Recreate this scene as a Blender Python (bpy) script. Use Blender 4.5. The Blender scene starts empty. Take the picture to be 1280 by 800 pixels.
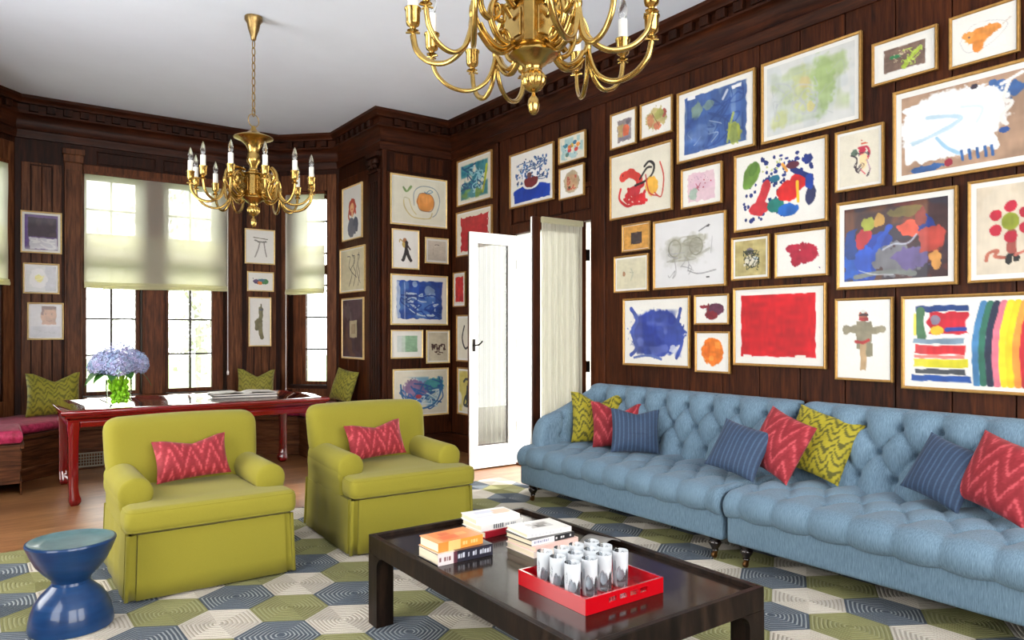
import bpy, bmesh, math, random
import numpy as np
from mathutils import Vector, Matrix

random.seed(7)
RNG = np.random.RandomState(11)
PI = math.pi
scene = bpy.context.scene
COL = scene.collection
R = math.radians

# ------------------------------------------------------------------ colour and material helpers
def s2l(c):
    c = c / 255.0
    return c / 12.92 if c <= 0.04045 else ((c + 0.055) / 1.055) ** 2.4

def rgb(r, g, b):
    return (s2l(r), s2l(g), s2l(b), 1.0)

def s2l_np(a):
    a = np.clip(a, 0, 255) / 255.0
    return np.where(a <= 0.04045, a / 12.92, ((a + 0.055) / 1.055) ** 2.4)

def new_mat(name):
    m = bpy.data.materials.new(name)
    m.use_nodes = True
    nt = m.node_tree
    b = nt.nodes['Principled BSDF']
    return m, nt, b

def link(nt, a, b):
    nt.links.new(a, b)

def noise_node(nt, scale, detail=3, mapping=(1, 1, 1), rough=0.55, distortion=0.0):
    tc = nt.nodes.new('ShaderNodeTexCoord')
    mp = nt.nodes.new('ShaderNodeMapping')
    mp.inputs['Scale'].default_value = mapping
    n = nt.nodes.new('ShaderNodeTexNoise')
    n.inputs['Scale'].default_value = scale
    n.inputs['Detail'].default_value = detail
    n.inputs['Roughness'].default_value = rough
    n.inputs['Distortion'].default_value = distortion
    link(nt, tc.outputs['Object'], mp.inputs['Vector'])
    link(nt, mp.outputs['Vector'], n.inputs['Vector'])
    return n

def ramp(nt, fac, stops):
    r = nt.nodes.new('ShaderNodeValToRGB')
    e = r.color_ramp.elements
    e[0].position, e[0].color = stops[0]
    e[1].position, e[1].color = stops[-1]
    for p, c in stops[1:-1]:
        x = e.new(p)
        x.color = c
    link(nt, fac, r.inputs['Fac'])
    return r

def bump(nt, b, height, strength=0.3, dist=0.01):
    bp = nt.nodes.new('ShaderNodeBump')
    bp.inputs['Strength'].default_value = strength
    bp.inputs['Distance'].default_value = dist
    link(nt, height, bp.inputs['Height'])
    link(nt, bp.outputs['Normal'], b.inputs['Normal'])
    return bp

def plain(name, col, rough=0.5, metal=0.0, coat=0.0, spec=0.5, sheen=0.0, nscale=None, nstr=0.15, ndist=0.003, var=0.0, nmap=(1, 1, 1)):
    m, nt, b = new_mat(name)
    b.inputs['Base Color'].default_value = col
    b.inputs['Roughness'].default_value = rough
    b.inputs['Metallic'].default_value = metal
    b.inputs['Coat Weight'].default_value = coat
    b.inputs['Coat Roughness'].default_value = 0.06
    b.inputs['Specular IOR Level'].default_value = spec
    b.inputs['Sheen Weight'].default_value = sheen
    n = noise_node(nt, nscale or 60, 3, nmap)
    if var > 0:
        lo = tuple(max(0, x * (1 - var)) for x in col[:3]) + (1,)
        hi = tuple(min(1, x * (1 + var)) for x in col[:3]) + (1,)
        r = ramp(nt, n.outputs['Fac'], [(0.3, lo), (0.7, hi)])
        link(nt, r.outputs['Color'], b.inputs['Base Color'])
    if nscale:
        bump(nt, b, n.outputs['Fac'], nstr, ndist)
    return m

def wood(name, dark, mid, light, grain=(14, 14, 1.2), rough=0.35, coat=0.0, scale=3.0, bstr=0.12, spec=0.14):
    m, nt, b = new_mat(name)
    n = noise_node(nt, scale, 6, grain, 0.62, 0.4)
    n2 = noise_node(nt, 1.3, 2, (1, 1, .5), 0.5)
    mix = nt.nodes.new('ShaderNodeMath'); mix.operation = 'MULTIPLY_ADD'
    link(nt, n2.outputs['Fac'], mix.inputs[0]); mix.inputs[1].default_value = 0.45
    link(nt, n.outputs['Fac'], mix.inputs[2])
    sub = nt.nodes.new('ShaderNodeMath'); sub.operation = 'SUBTRACT'
    link(nt, mix.outputs[0], sub.inputs[0]); sub.inputs[1].default_value = 0.22
    r = ramp(nt, sub.outputs[0], [(0.3, dark), (0.5, mid), (0.72, light)])
    link(nt, r.outputs['Color'], b.inputs['Base Color'])
    b.inputs['Roughness'].default_value = rough
    b.inputs['Coat Weight'].default_value = coat
    b.inputs['Coat Roughness'].default_value = 0.08
    b.inputs['Specular IOR Level'].default_value = spec
    bump(nt, b, n.outputs['Fac'], bstr, 0.002)
    return m

def vcol(name, rough=0.6, coat=0.0, sheen=0.0, nscale=None, nstr=0.2, ndist=0.002, nmap=(1, 1, 1), coatr=0.03):
    """paint laid on the surface, read from the mesh's colour attribute"""
    m, nt, b = new_mat(name)
    a = nt.nodes.new('ShaderNodeAttribute')
    a.attribute_name = 'paint'
    link(nt, a.outputs['Color'], b.inputs['Base Color'])
    b.inputs['Roughness'].default_value = rough
    b.inputs['Coat Weight'].default_value = coat
    b.inputs['Coat Roughness'].default_value = coatr
    b.inputs['Sheen Weight'].default_value = sheen
    if nscale:
        n = noise_node(nt, nscale, 3, nmap)
        bump(nt, b, n.outputs['Fac'], nstr, ndist)
    return m

def glass(name, col=(1, 1, 1, 1), rough=0.0, ior=1.45):
    m, nt, b = new_mat(name)
    b.inputs['Base Color'].default_value = col
    b.inputs['Transmission Weight'].default_value = 1.0
    b.inputs['Roughness'].default_value = rough
    b.inputs['IOR'].default_value = ior
    return m

def sheer(name, col, transp, transl, nscale=None, nmap=(1, 1, 1)):
    """thin cloth: part see-through, part glowing with the light behind it, part diffuse"""
    m = bpy.data.materials.new(name)
    m.use_nodes = True
    nt = m.node_tree
    nt.nodes.clear()
    out = nt.nodes.new('ShaderNodeOutputMaterial')
    tr = nt.nodes.new('ShaderNodeBsdfTransparent')
    tl = nt.nodes.new('ShaderNodeBsdfTranslucent')
    df = nt.nodes.new('ShaderNodeBsdfDiffuse')
    tl.inputs['Color'].default_value = col
    df.inputs['Color'].default_value = col
    m1 = nt.nodes.new('ShaderNodeMixShader')
    m2 = nt.nodes.new('ShaderNodeMixShader')
    m1.inputs[0].default_value = transl
    link(nt, df.outputs[0], m1.inputs[1])
    link(nt, tl.outputs[0], m1.inputs[2])
    if nscale:
        n = noise_node(nt, nscale, 2, nmap)
        r = nt.nodes.new('ShaderNodeMapRange')
        r.inputs['From Min'].default_value = 0.35
        r.inputs['From Max'].default_value = 0.65
        r.inputs['To Min'].default_value = transp * 0.35
        r.inputs['To Max'].default_value = min(1, transp * 1.7)
        link(nt, n.outputs['Fac'], r.inputs['Value'])
        link(nt, r.outputs['Result'], m2.inputs[0])
    else:
        m2.inputs[0].default_value = transp
    link(nt, m1.outputs[0], m2.inputs[1])
    link(nt, tr.outputs[0], m2.inputs[2])
    link(nt, m2.outputs[0], out.inputs['Surface'])
    return m

M = {}
M['walnut'] = wood('walnut_panelling', rgb(30, 12, 4), rgb(56, 25, 9), rgb(80, 39, 15), rough=0.5, bstr=0.03)
M['walnut_dark'] = wood('dark_walnut', rgb(22, 8, 3), rgb(40, 17, 7), rgb(60, 27, 11), rough=0.5, bstr=0.03)
M['walnut_h'] = wood('walnut_across', rgb(28, 10, 4), rgb(50, 22, 9), rgb(72, 34, 15), grain=(1.2, 1.2, 14), rough=0.45, bstr=0.03)
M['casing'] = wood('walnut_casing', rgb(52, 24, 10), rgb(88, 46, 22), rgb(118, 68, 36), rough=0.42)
M['bay'] = wood('walnut_bay_lit', rgb(52, 27, 13), rgb(88, 51, 29), rgb(116, 73, 44), rough=0.45, bstr=0.03)  # walnut lightened so its colour carries the brighter light of the bay
M['bay_h'] = wood('walnut_bay_lit_across', rgb(48, 25, 12), rgb(84, 48, 27), rgb(112, 70, 42), grain=(1.2, 1.2, 14), rough=0.4, bstr=0.03)  # cross-grain version, the bay's light put into its tone as well
M['floor'] = None
M['espresso'] = wood('espresso_stain', rgb(14, 9, 7), rgb(27, 19, 15), rgb(46, 33, 25), grain=(10, 10, 1.5), rough=0.34)
M['espresso_top'] = wood('espresso_top', rgb(18, 11, 8), rgb(30, 20, 15), rgb(40, 27, 20), grain=(1.5, 14, 14), rough=0.2, coat=0.25, bstr=0.0)
M['lacquer'] = plain('oxblood_lacquer', rgb(110, 6, 12), 0.1, coat=1.0)
M['tray_red'] = plain('scarlet_lacquer', rgb(176, 6, 20), 0.1, coat=1.0, nscale=6, nstr=0.02)
M['brass'] = plain('polished_brass', rgb(184, 152, 86), 0.26, metal=1.0, nscale=30, nstr=0.08, var=0.12)
M['brass_dull'] = plain('aged_brass', rgb(150, 124, 80), 0.36, metal=1.0, nscale=50, nstr=0.12, var=0.2)
M['candle'] = plain('candle_sleeve', rgb(245, 242, 232), 0.45, nscale=20, nstr=0.03)
M['bulb'] = glass('frosted_bulb', (0.92, 0.92, 0.9, 1), 0.25)
M['gold'] = plain('gilt_frame', rgb(176, 134, 72), 0.38, metal=0.55, nscale=40, nstr=0.1, var=0.15)
M['gold_pale'] = plain('pale_gilt_frame', rgb(226, 196, 132), 0.42, metal=0.3, nscale=40, nstr=0.1, var=0.1)
M['mount'] = plain('white_mount', rgb(218, 217, 213), 0.6, coat=0.12, nscale=200, nstr=0.03)
M['art'] = vcol('painted_paper', 0.6, coat=0.1, nscale=90, nstr=0.1)
M['art_glazed'] = vcol('glazed_painted_paper', 0.55, coat=0.35)
M['olive'] = plain('olive_cotton', rgb(139, 131, 44), 0.9, spec=0.2, sheen=0.08, nscale=420, nstr=0.25, ndist=0.001, var=0.06)
M['sofa'] = None
M['velvet'] = vcol('patterned_velvet', 0.75, sheen=0.1, nscale=300, nstr=0.3, ndist=0.001)
M['pink'] = None
M['ceiling'] = plain('ceiling_plaster', rgb(226, 234, 248), 0.85, nscale=3, nstr=0.05, var=0.015)
M['white_paint'] = plain('white_gloss_paint', rgb(240, 240, 238), 0.35, nscale=20, nstr=0.02)
M['iron'] = plain('dark_iron', rgb(32, 28, 26), 0.4, metal=0.8, nscale=60, nstr=0.1)
M['lead'] = plain('glazing_bar_paint', rgb(50, 40, 32), 0.5, nscale=60, nstr=0.05)
M['ceramic'] = None
RUG_Z = 0.0132
M['glass'] = glass('clear_glass')
def thin_glass(name, col, g=0.1):
    m = bpy.data.materials.new(name); m.use_nodes = True
    nt = m.node_tree; nt.nodes.clear()
    out = nt.nodes.new('ShaderNodeOutputMaterial')
    tr = nt.nodes.new('ShaderNodeBsdfTransparent'); gl = nt.nodes.new('ShaderNodeBsdfGlossy')
    tr.inputs['Color'].default_value = col; gl.inputs['Roughness'].default_value = 0.02
    lw = nt.nodes.new('ShaderNodeLayerWeight'); lw.inputs['Blend'].default_value = g
    mx = nt.nodes.new('ShaderNodeMixShader')
    link(nt, lw.outputs['Fresnel'], mx.inputs[0]); link(nt, tr.outputs[0], mx.inputs[1]); link(nt, gl.outputs[0], mx.inputs[2])
    link(nt, mx.outputs[0], out.inputs['Surface'])
    return m
M['vase_glass'] = thin_glass('vase_glass', (0.93, 0.98, 0.86, 1), 0.05)
M['shade'] = sheer('roman_shade_linen', rgb(246, 244, 228), 0.15, 0.75)
M['shade_fold'] = sheer('roman_shade_fold', rgb(242, 239, 212), 0.14, 0.75)
M['lace'] = sheer('lace_curtain', rgb(206, 202, 184), 0.16, 0.3, 9, (30, 30, 0.6))
M['leaf'] = plain('hydrangea_leaf', rgb(44, 92, 30), 0.45, nscale=30, nstr=0.1, var=0.3)
M['stem'] = plain('green_stem', rgb(140, 190, 40), 0.4, nscale=30, nstr=0.1, var=0.3)
M['petal'] = vcol('hydrangea_petal', 0.7)
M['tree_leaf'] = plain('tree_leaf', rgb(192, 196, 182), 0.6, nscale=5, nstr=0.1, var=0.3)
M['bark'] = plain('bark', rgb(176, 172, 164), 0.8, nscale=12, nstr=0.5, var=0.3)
M['lawn'] = plain('lawn', rgb(110, 130, 80), 0.9, nscale=12, nstr=0.3, var=0.3)
M['stone'] = plain('pale_stone', rgb(222, 218, 208), 0.7, nscale=14, nstr=0.1, var=0.05)
M['paper'] = plain('page_block', rgb(222, 210, 184), 0.8, nscale=300, nstr=0.5, ndist=0.001, var=0.08, nmap=(.02, .02, 1))
M['book'] = vcol('book_cover', 0.35, coat=0.3)
M['dark_leg'] = plain('ebonised_leg', rgb(24, 15, 12), 0.22, coat=0.5, nscale=20, nstr=0.03)
M['castor'] = plain('brass_castor', rgb(120, 84, 50), 0.35, metal=0.9, nscale=40, nstr=0.05)
M['grille'] = plain('metal_grille', rgb(120, 112, 98), 0.4, metal=0.5, nscale=60, nstr=0.05)

def mk_floor():
    m, nt, b = new_mat('oak_floor_boards')
    tc = nt.nodes.new('ShaderNodeTexCoord')
    mp = nt.nodes.new('ShaderNodeMapping')
    br = nt.nodes.new('ShaderNodeTexBrick')
    br.offset = 0.37
    br.inputs['Scale'].default_value = 1.0
    br.inputs['Brick Width'].default_value = 1.3
    br.inputs['Row Height'].default_value = 0.09
    br.inputs['Mortar Size'].default_value = 0.0012
    br.inputs['Color1'].default_value = (0.25, 0.25, 0.25, 1)
    br.inputs['Color2'].default_value = (0.8, 0.8, 0.8, 1)
    br.inputs['Mortar'].default_value = (0, 0, 0, 1)
    link(nt, tc.outputs['Object'], mp.inputs['Vector'])
    link(nt, mp.outputs['Vector'], br.inputs['Vector'])
    n = noise_node(nt, 4, 5, (1.2, 14, 1), 0.6, 0.4)
    mm = nt.nodes.new('ShaderNodeMath'); mm.operation = 'MULTIPLY_ADD'
    link(nt, br.outputs['Color'], mm.inputs[0]); mm.inputs[1].default_value = 0.35
    link(nt, n.outputs['Fac'], mm.inputs[2])
    r = ramp(nt, mm.outputs[0], [(0.3, rgb(70, 40, 22)), (0.62, rgb(124, 82, 50)), (0.9, rgb(166, 120, 78))])
    link(nt, r.outputs['Color'], b.inputs['Base Color'])
    b.inputs['Roughness'].default_value = 0.3
    bump(nt, b, mm.outputs[0], 0.1, 0.002)
    return m
M['floor'] = mk_floor()

def mk_strie(name, a, c, mapping, rough=0.8):
    m, nt, b = new_mat(name)
    n = noise_node(nt, 6, 3, mapping, 0.6)
    n2 = noise_node(nt, 2, 2)
    mm = nt.nodes.new('ShaderNodeMath'); mm.operation = 'MULTIPLY_ADD'
    link(nt, n2.outputs['Fac'], mm.inputs[0]); mm.inputs[1].default_value = 0.3
    link(nt, n.outputs['Fac'], mm.inputs[2])
    r = ramp(nt, mm.outputs[0], [(0.42, a), (0.9, c)])
    link(nt, r.outputs['Color'], b.inputs['Base Color'])
    b.inputs['Roughness'].default_value = rough
    b.inputs['Sheen Weight'].default_value = 0.1
    b.inputs['Specular IOR Level'].default_value = 0.25
    bump(nt, b, n.outputs['Fac'], 0.15, 0.001)
    return m
M['sofa'] = mk_strie('blue_strie_weave', rgb(78, 102, 120), rgb(118, 144, 164), (14, 50, 4))
M['pink'] = mk_strie('pink_silk_velvet', rgb(120, 12, 44), rgb(196, 56, 100), (4, 4, 4), 0.45)
M['ceramic'] = mk_strie('blue_glazed_ceramic', rgb(14, 40, 78), rgb(30, 66, 112), (.5, .5, 3), 0.3)
M['ceramic'].node_tree.nodes['Principled BSDF'].inputs['Sheen Weight'].default_value = 0
M['ceramic'].node_tree.nodes['Principled BSDF'].inputs['Coat Weight'].default_value = 0.3

# ------------------------------------------------------------------ mesh helpers
class MB:
    """collects shapes and links them as one mesh object"""
    def __init__(self):
        self.v = []; self.f = []; self.mi = []; self.cur = 0
    def add(self, verts, faces):
        o = len(self.v)
        self.v += [tuple(p) for p in verts]
        self.f += [tuple(i + o for i in f) for f in faces]
        self.mi += [self.cur] * len(faces)
        return self
    def box(self, x0, x1, y0, y1, z0, z1):
        v = [(x0, y0, z0), (x1, y0, z0), (x1, y1, z0), (x0, y1, z0), (x0, y0, z1), (x1, y0, z1), (x1, y1, z1), (x0, y1, z1)]
        return self.add(v, [(0, 3, 2, 1), (4, 5, 6, 7), (0, 1, 5, 4), (1, 2, 6, 5), (2, 3, 7, 6), (3, 0, 4, 7)])
    def obox(self, o, ux, uy, x0, x1, y0, y1, z0, z1):
        """box in a turned frame: o origin (x,y), ux along, uy outwards"""
        s = len(self.v)
        self.box(x0, x1, y0, y1, z0, z1)
        for i in range(s, s + 8):
            a, b, z = self.v[i]
            self.v[i] = (o[0] + ux[0] * a + uy[0] * b, o[1] + ux[1] * a + uy[1] * b, z)
        return self
    def prism(self, pts, z0, z1):
        n = len(pts)
        v = [(x, y, z0) for x, y in pts] + [(x, y, z1) for x, y in pts]
        f = [tuple(range(n - 1, -1, -1)), tuple(range(n, 2 * n))] + [(i, (i + 1) % n, (i + 1) % n + n, i + n) for i in range(n)]
        return self.add(v, f)
    def lathe(self, prof, c=(0, 0, 0), n=24, axis='z', flute=0.0, nf=0, cap=True):
        v = []; f = []
        for r, z in prof:
            for k in range(n):
                a = 2 * PI * k / n
                rr = r * (1 + flute * math.cos(nf * a)) if nf else r
                if axis == 'z': p = (c[0] + rr * math.cos(a), c[1] + rr * math.sin(a), c[2] + z)
                elif axis == 'y': p = (c[0] + rr * math.sin(a), c[1] + z, c[2] + rr * math.cos(a))
                else: p = (c[0] + z, c[1] + rr * math.cos(a), c[2] + rr * math.sin(a))
                v.append(p)
        for i in range(len(prof) - 1):
            for k in range(n):
                k2 = (k + 1) % n
                f.append((i * n + k, i * n + k2, (i + 1) * n + k2, (i + 1) * n + k))
        if cap:
            f.append(tuple(range(n - 1, -1, -1)))
            f.append(tuple(range((len(prof) - 1) * n, len(prof) * n)))
        return self.add(v, f)
    def tube(self, pts, r, n=8, closed=False, flat=1.0):
        """tube along 3-D points; r number or list"""
        P = [Vector(p) for p in pts]; m = len(P)
        rr = r if isinstance(r, (list, tuple)) else [r] * m
        v = []; f = []
        up = Vector((0, 0, 1)); prevn = None
        for i in range(m):
            if closed: t = P[(i + 1) % m] - P[(i - 1) % m]
            else: t = P[min(i + 1, m - 1)] - P[max(i - 1, 0)]
            t.normalize()
            if prevn is None:
                a = up if abs(t.z) < 0.9 else Vector((1, 0, 0))
                nn = (a - t * a.dot(t)).normalized()
            else:
                nn = (prevn - t * prevn.dot(t)).normalized()
            prevn = nn; bb = t.cross(nn)
            for k in range(n):
                a = 2 * PI * k / n
                v.append(P[i] + (nn * math.cos(a) + bb * math.sin(a) * flat) * rr[i])
        q = m if closed else m - 1
        for i in range(q):
            j = (i + 1) % m
            for k in range(n):
                k2 = (k + 1) % n
                f.append((i * n + k, i * n + k2, j * n + k2, j * n + k))
        if not closed:
            f.append(tuple(range(n - 1, -1, -1))); f.append(tuple(range((m - 1) * n, m * n)))
        return self.add(v, f)
    def rbox(self, c, s, r, n=8, fn=None):
        """soft rounded box centred at c with full size s, corner radius r; fn warps points given in local -1..1"""
        hx, hy, hz = s[0] / 2, s[1] / 2, s[2] / 2
        r = min(r, hx, hy, hz)
        def ticks(h):
            e = [-h + r * (1 - math.cos(a * PI / 2 / 4)) for a in range(5)]
            e = [-h + r * t for t in (0, .15, .35, .62, 1)]
            mid = [-h + r + (2 * h - 2 * r) * k / n for k in range(1, n)] if h > r + 1e-5 else []
            return e + mid + [-x for x in reversed(e)] if h > r + 1e-5 else e[:-1] + [0] + [-x for x in reversed(e[:-1])]
        T = [ticks(hx), ticks(hy), ticks(hz)]
        idx = {}; v = []; f = []
        H = (hx, hy, hz)
        def vid(p):
            k = tuple(round(x, 6) for x in p)
            if k not in idx:
                q = [max(-H[i] + r, min(H[i] - r, p[i])) for i in range(3)]
                d = Vector([p[i] - q[i] for i in range(3)])
                if d.length > 1e-9: d = d.normalized() * r
                w = [q[i] + d[i] for i in range(3)]
                if fn: w = list(fn(w[0] / hx, w[1] / hy, w[2] / hz, w))
                idx[k] = len(v); v.append((c[0] + w[0], c[1] + w[1], c[2] + w[2]))
            return idx[k]
        for ax in range(3):
            a1, a2 = [(1, 2), (2, 0), (0, 1)][ax]
            for sgn in (-1, 1):
                for i in range(len(T[a1]) - 1):
                    for j in range(len(T[a2]) - 1):
                        q = []
                        for (ii, jj) in ((i, j), (i + 1, j), (i + 1, j + 1), (i, j + 1)):
                            p = [0, 0, 0]; p[ax] = sgn * H[ax]; p[a1] = T[a1][ii]; p[a2] = T[a2][jj]
                            q.append(vid(p))
                        if sgn < 0: q.reverse()
                        if len(set(q)) == 4: f.append(tuple(q))
        return self.add(v, f)
    def grid(self, fn, nu, nv, flip=False):
        v = [fn(i / nu, j / nv) for j in range(nv + 1) for i in range(nu + 1)]
        f = []
        for j in range(nv):
            for i in range(nu):
                a = j * (nu + 1) + i
                q = (a, a + 1, a + nu + 2, a + nu + 1)
                f.append(q[::-1] if flip else q)
        return self.add(v, f)
    def build(self, name, mats, parent=None, smooth=True, loc=None, rot=None, bevel=0.0, angle=35, seg=2):
        me = bpy.data.meshes.new(name)
        me.from_pydata(self.v, [], self.f)
        if not isinstance(mats, (list, tuple)): mats = [mats]
        for m in mats: me.materials.append(m)
        me.polygons.foreach_set('material_index', self.mi)
        if smooth:
            me.polygons.foreach_set('use_smooth', [True] * len(self.f))
            try: me.set_sharp_from_angle(angle=R(angle))
            except Exception: pass
        me.update()
        o = bpy.data.objects.new(name, me)
        COL.objects.link(o)
        if parent: o.parent = parent
        if loc: o.location = loc
        if rot: o.rotation_euler = rot
        if bevel:
            md = o.modifiers.new('Bevel', 'BEVEL'); md.width = bevel; md.segments = seg; md.limit_method = 'ANGLE'
            md.harden_normals = False
        return o

def paint(me, cols):
    """per-vertex colours 0-255"""
    a = me.color_attributes.new('paint', 'FLOAT_COLOR', 'POINT')
    c = np.ones((len(me.vertices), 4), dtype=np.float32)
    c[:, :3] = s2l_np(np.asarray(cols, dtype=float))
    a.data.foreach_set('color', c.ravel())

def thing(name, label, cat, loc=(0, 0, 0), rz=0.0, group=None):
    o = bpy.data.objects.new(name, None)
    o.empty_display_size = 0.1
    COL.objects.link(o)
    o.location = loc; o.rotation_euler = (0, 0, rz)
    return tag(o, label, cat, group)

def tag(o, label, cat, group=None):
    o['label'] = label; o['category'] = cat
    if group: o['group'] = group
    return o

def struct(o):
    o['kind'] = 'structure'
    return o

def children(o):
    return [c for c in list(COL.objects) if c.parent == o]

def copy_tree(o, parent=None, kids=None):
    kids = kids or {}
    c = o.copy(); COL.objects.link(c)
    if parent: c.parent = parent
    for ch in children(o):
        copy_tree(ch, c)
    return c

def spline(pts, n=8):
    """Catmull-Rom through the points"""
    P = [Vector(p) for p in pts]
    out = []
    for i in range(len(P) - 1):
        p0 = P[max(i - 1, 0)]; p1 = P[i]; p2 = P[i + 1]; p3 = P[min(i + 2, len(P) - 1)]
        for k in range(n):
            t = k / n
            out.append(0.5 * ((2 * p1) + (p2 - p0) * t + (2 * p0 - 5 * p1 + 4 * p2 - p3) * t * t + (3 * p1 - p0 - 3 * p2 + p3) * t ** 3))
    out.append(P[-1])
    return out

# ------------------------------------------------------------------ camera: eye 1.36 m, level, 71 degrees across
CAM_YAW = math.atan(650 / 900.0)
cam_d = bpy.data.cameras.new('camera')
cam = bpy.data.objects.new('camera', cam_d)
COL.objects.link(cam)
cam.location = (0, 0, 1.36)
cam.rotation_euler = (PI / 2, 0, -CAM_YAW)
cam_d.sensor_width = 36.0
cam_d.lens = 36.0 * 900 / 1280
cam_d.shift_y = 15 / 1280
cam_d.clip_start = 0.05
scene.camera = cam

# ------------------------------------------------------------------ room
H = 3.78
WX, EX = -1.22, 4.36            # left and right walls
SY, NY = -1.6, 7.23             # rear wall, bay mouth
ROOM = [(EX, SY), (EX, NY), (3.46, NY), (3.46, 8.42), (2.91, 8.97), (0.19, 8.97), (-0.36, 8.42), (-0.36, NY), (WX, NY), (WX, SY)]

def offset_pts(poly, d):
    """points of the closed room outline moved inwards by d (outline runs anticlockwise)"""
    n = len(poly); out = []
    for i in range(n):
        a = Vector(poly[i - 1]); b = Vector(poly[i]); c = Vector(poly[(i + 1) % n])
        t1 = (b - a).normalized(); t2 = (c - b).normalized()
        n1 = Vector((-t1.y, t1.x)); n2 = Vector((-t2.y, t2.x))
        m = (n1 + n2).normalized()
        out.append(b + m * (d / max(0.2, m.dot(n1))))
    return out

def sweep_room(profile, name, mat, skip=()):
    """closed section swept round the room; profile = (distance from wall, z)"""
    rings = [offset_pts(ROOM, d) for d, z in profile]
    n = len(ROOM); m = len(profile)
    mb = MB()
    v = [(rings[j][i].x, rings[j][i].y, profile[j][1]) for i in range(n) for j in range(m)]
    f = []
    for i in range(n):
        if i in skip: continue
        i2 = (i + 1) % n
        for j in range(m - 1):
            f.append((i * m + j, i * m + j + 1, i2 * m + j + 1, i2 * m + j))
    mb.add(v, f)
    return struct(mb.build(name, mat, smooth=True, angle=30))

# floor and ceiling
struct(MB().prism([(5.0, -2.0), (5.0, 9.6), (-1.9, 9.6), (-1.9, -2.0)], -0.15, 0.0).build('floor', M['floor'], smooth=False))
struct(MB().prism([(5.0, -2.0), (5.0, 9.6), (-1.9, 9.6), (-1.9, -2.0)], H, H + 0.15).build('ceiling', M['ceiling'], smooth=False))

def wall_with_holes(name, p0, p1, thick, holes, mats, z1=H, grooves=None, z_top=3.38):
    """wall between two plan points, inner face on the left of p0->p1; holes = (s0, s1, z0, z1)"""
    a = Vector(p0); b = Vector(p1)
    L = (b - a).length; ux = (b - a) / L; uy = Vector((ux.y, -ux.x))    # uy points outwards
    mb = MB()
    ss = sorted({0.0, L, *[h[0] for h in holes], *[h[1] for h in holes]})
    for s0, s1 in zip(ss[:-1], ss[1:]):
        hs = sorted([(h[2], h[3]) for h in holes if h[0] <= s0 + 1e-6 and h[1] >= s1 - 1e-6])
        z = 0.0
        for h0, h1 in hs:
            if h0 > z: mb.obox(a, ux, uy, s0, s1, 0, thick, z, h0)
            z = h1
        if z < z1: mb.obox(a, ux, uy, s0, s1, 0, thick, z, z1)
    o = struct(mb.build(name, mats, smooth=False))
    return o, a, ux, uy, L

def boards(parent, a, ux, uy, spans, t=0.016, gap=0.006, mat=None, name='panelling'):
    """raised vertical boards; spans = (s0, s1, z0, z1, pitch)"""
    mb = MB()
    for s0, s1, z0, z1, pitch in spans:
        n = max(1, round((s1 - s0) / pitch))
        w = (s1 - s0) / n
        for k in range(n):
            x0 = s0 + k * w + gap / 2; x1 = s0 + (k + 1) * w - gap / 2
            mb.obox(a, ux, uy, x0, x1, -t, 0.0, z0, z1)
    o = mb.build(name, mat or M['walnut'], parent, smooth=False, bevel=0.004, seg=1)
    return o

def raised_panels(parent, a, ux, uy, rects, mat=None, name='panel_moulding', w=0.022, t=0.03):
    """thin picture-rail mouldings round panels"""
    mb = MB()
    for s0, s1, z0, z1 in rects:
        mb.obox(a, ux, uy, s0, s1, -t, -0.001, z0, z0 + w)
        mb.obox(a, ux, uy, s0, s1, -t, -0.001, z1 - w, z1)
        mb.obox(a, ux, uy, s0, s0 + w, -t, -0.001, z0 + w, z1 - w)
        mb.obox(a, ux, uy, s1 - w, s1, -t, -0.001, z0 + w, z1 - w)
    return mb.build(name, mat or M['walnut_dark'], parent, smooth=False, bevel=0.005, seg=2)

# right wall (with the french door opening); s runs from y=SY to y=NY
DY0, DY1, DZ = 4.83, 6.0, 2.36
s = lambda y: y - SY
wr, a, ux, uy, L = wall_with_holes('wall_right', (EX, SY), (EX, NY), 0.25, [(s(DY0), s(DY1), 0.0, DZ)], M['walnut_dark'])
boards(wr, a, ux, uy, [(0, s(4.62), 0.2, 3.38, 0.315), (s(6.46), L - 0.02, 0.2, 3.38, 0.37)])
boards(wr, a, ux, uy, [(s(DY0) - 0.0, s(DY1), DZ + 0.12, DZ + 0.30, 0.21), (s(4.98), s(6.06), 2.72, 3.10, 0.54), (s(4.98), s(6.06), 3.13, 3.36, 0.27)], t=0.012, gap=0.03, name='door_head_panel')
mb = MB()
for y0, y1 in ((4.62, 4.80), (6.03, 6.22), (6.27, 6.46)):
    mb.obox(a, ux, uy, s(y0), s(y1), -0.024, 0, 0.2, 3.38)
mb.obox(a, ux, uy, s(4.80), s(6.03), -0.024, 0, DZ + 0.001, DZ + 0.10)
mb.obox(a, ux, uy, s(4.80), s(6.03), -0.024, 0, 2.67, 2.71)
mb.build('door_casing', M['walnut'], wr, smooth=False, bevel=0.006)
# white painted reveal of the door opening
mb = MB()
mb.box(EX + 0.02, EX + 0.251, DY1 - 0.012, DY1 - 0.001, 0, DZ)
mb.box(EX + 0.02, EX + 0.251, DY0 + 0.001, DY0 + 0.012, 0, DZ)
mb.box(EX + 0.02, EX + 0.251, DY0 + 0.012, DY1 - 0.012, DZ - 0.012, DZ - 0.001)
struct(mb.build('trim_1', M['white_paint'], smooth=False))
mb = MB()
mb.box(EX + 0.205, EX + 0.235, DY1 - 0.022, DY1 - 0.0125, 0.16, 0.24)
mb.box(EX + 0.205, EX + 0.235, DY1 - 0.022, DY1 - 0.0125, 0.67, 0.75)
mb.build('hinge', M['iron'], bpy.data.objects['trim_1'], smooth=False)
# threshold
struct(MB().box(EX + 0.0, EX + 0.25, DY0, DY1, 0.0005, 0.02).build('trim_2', M['casing'], smooth=False, bevel=0.004))

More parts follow.
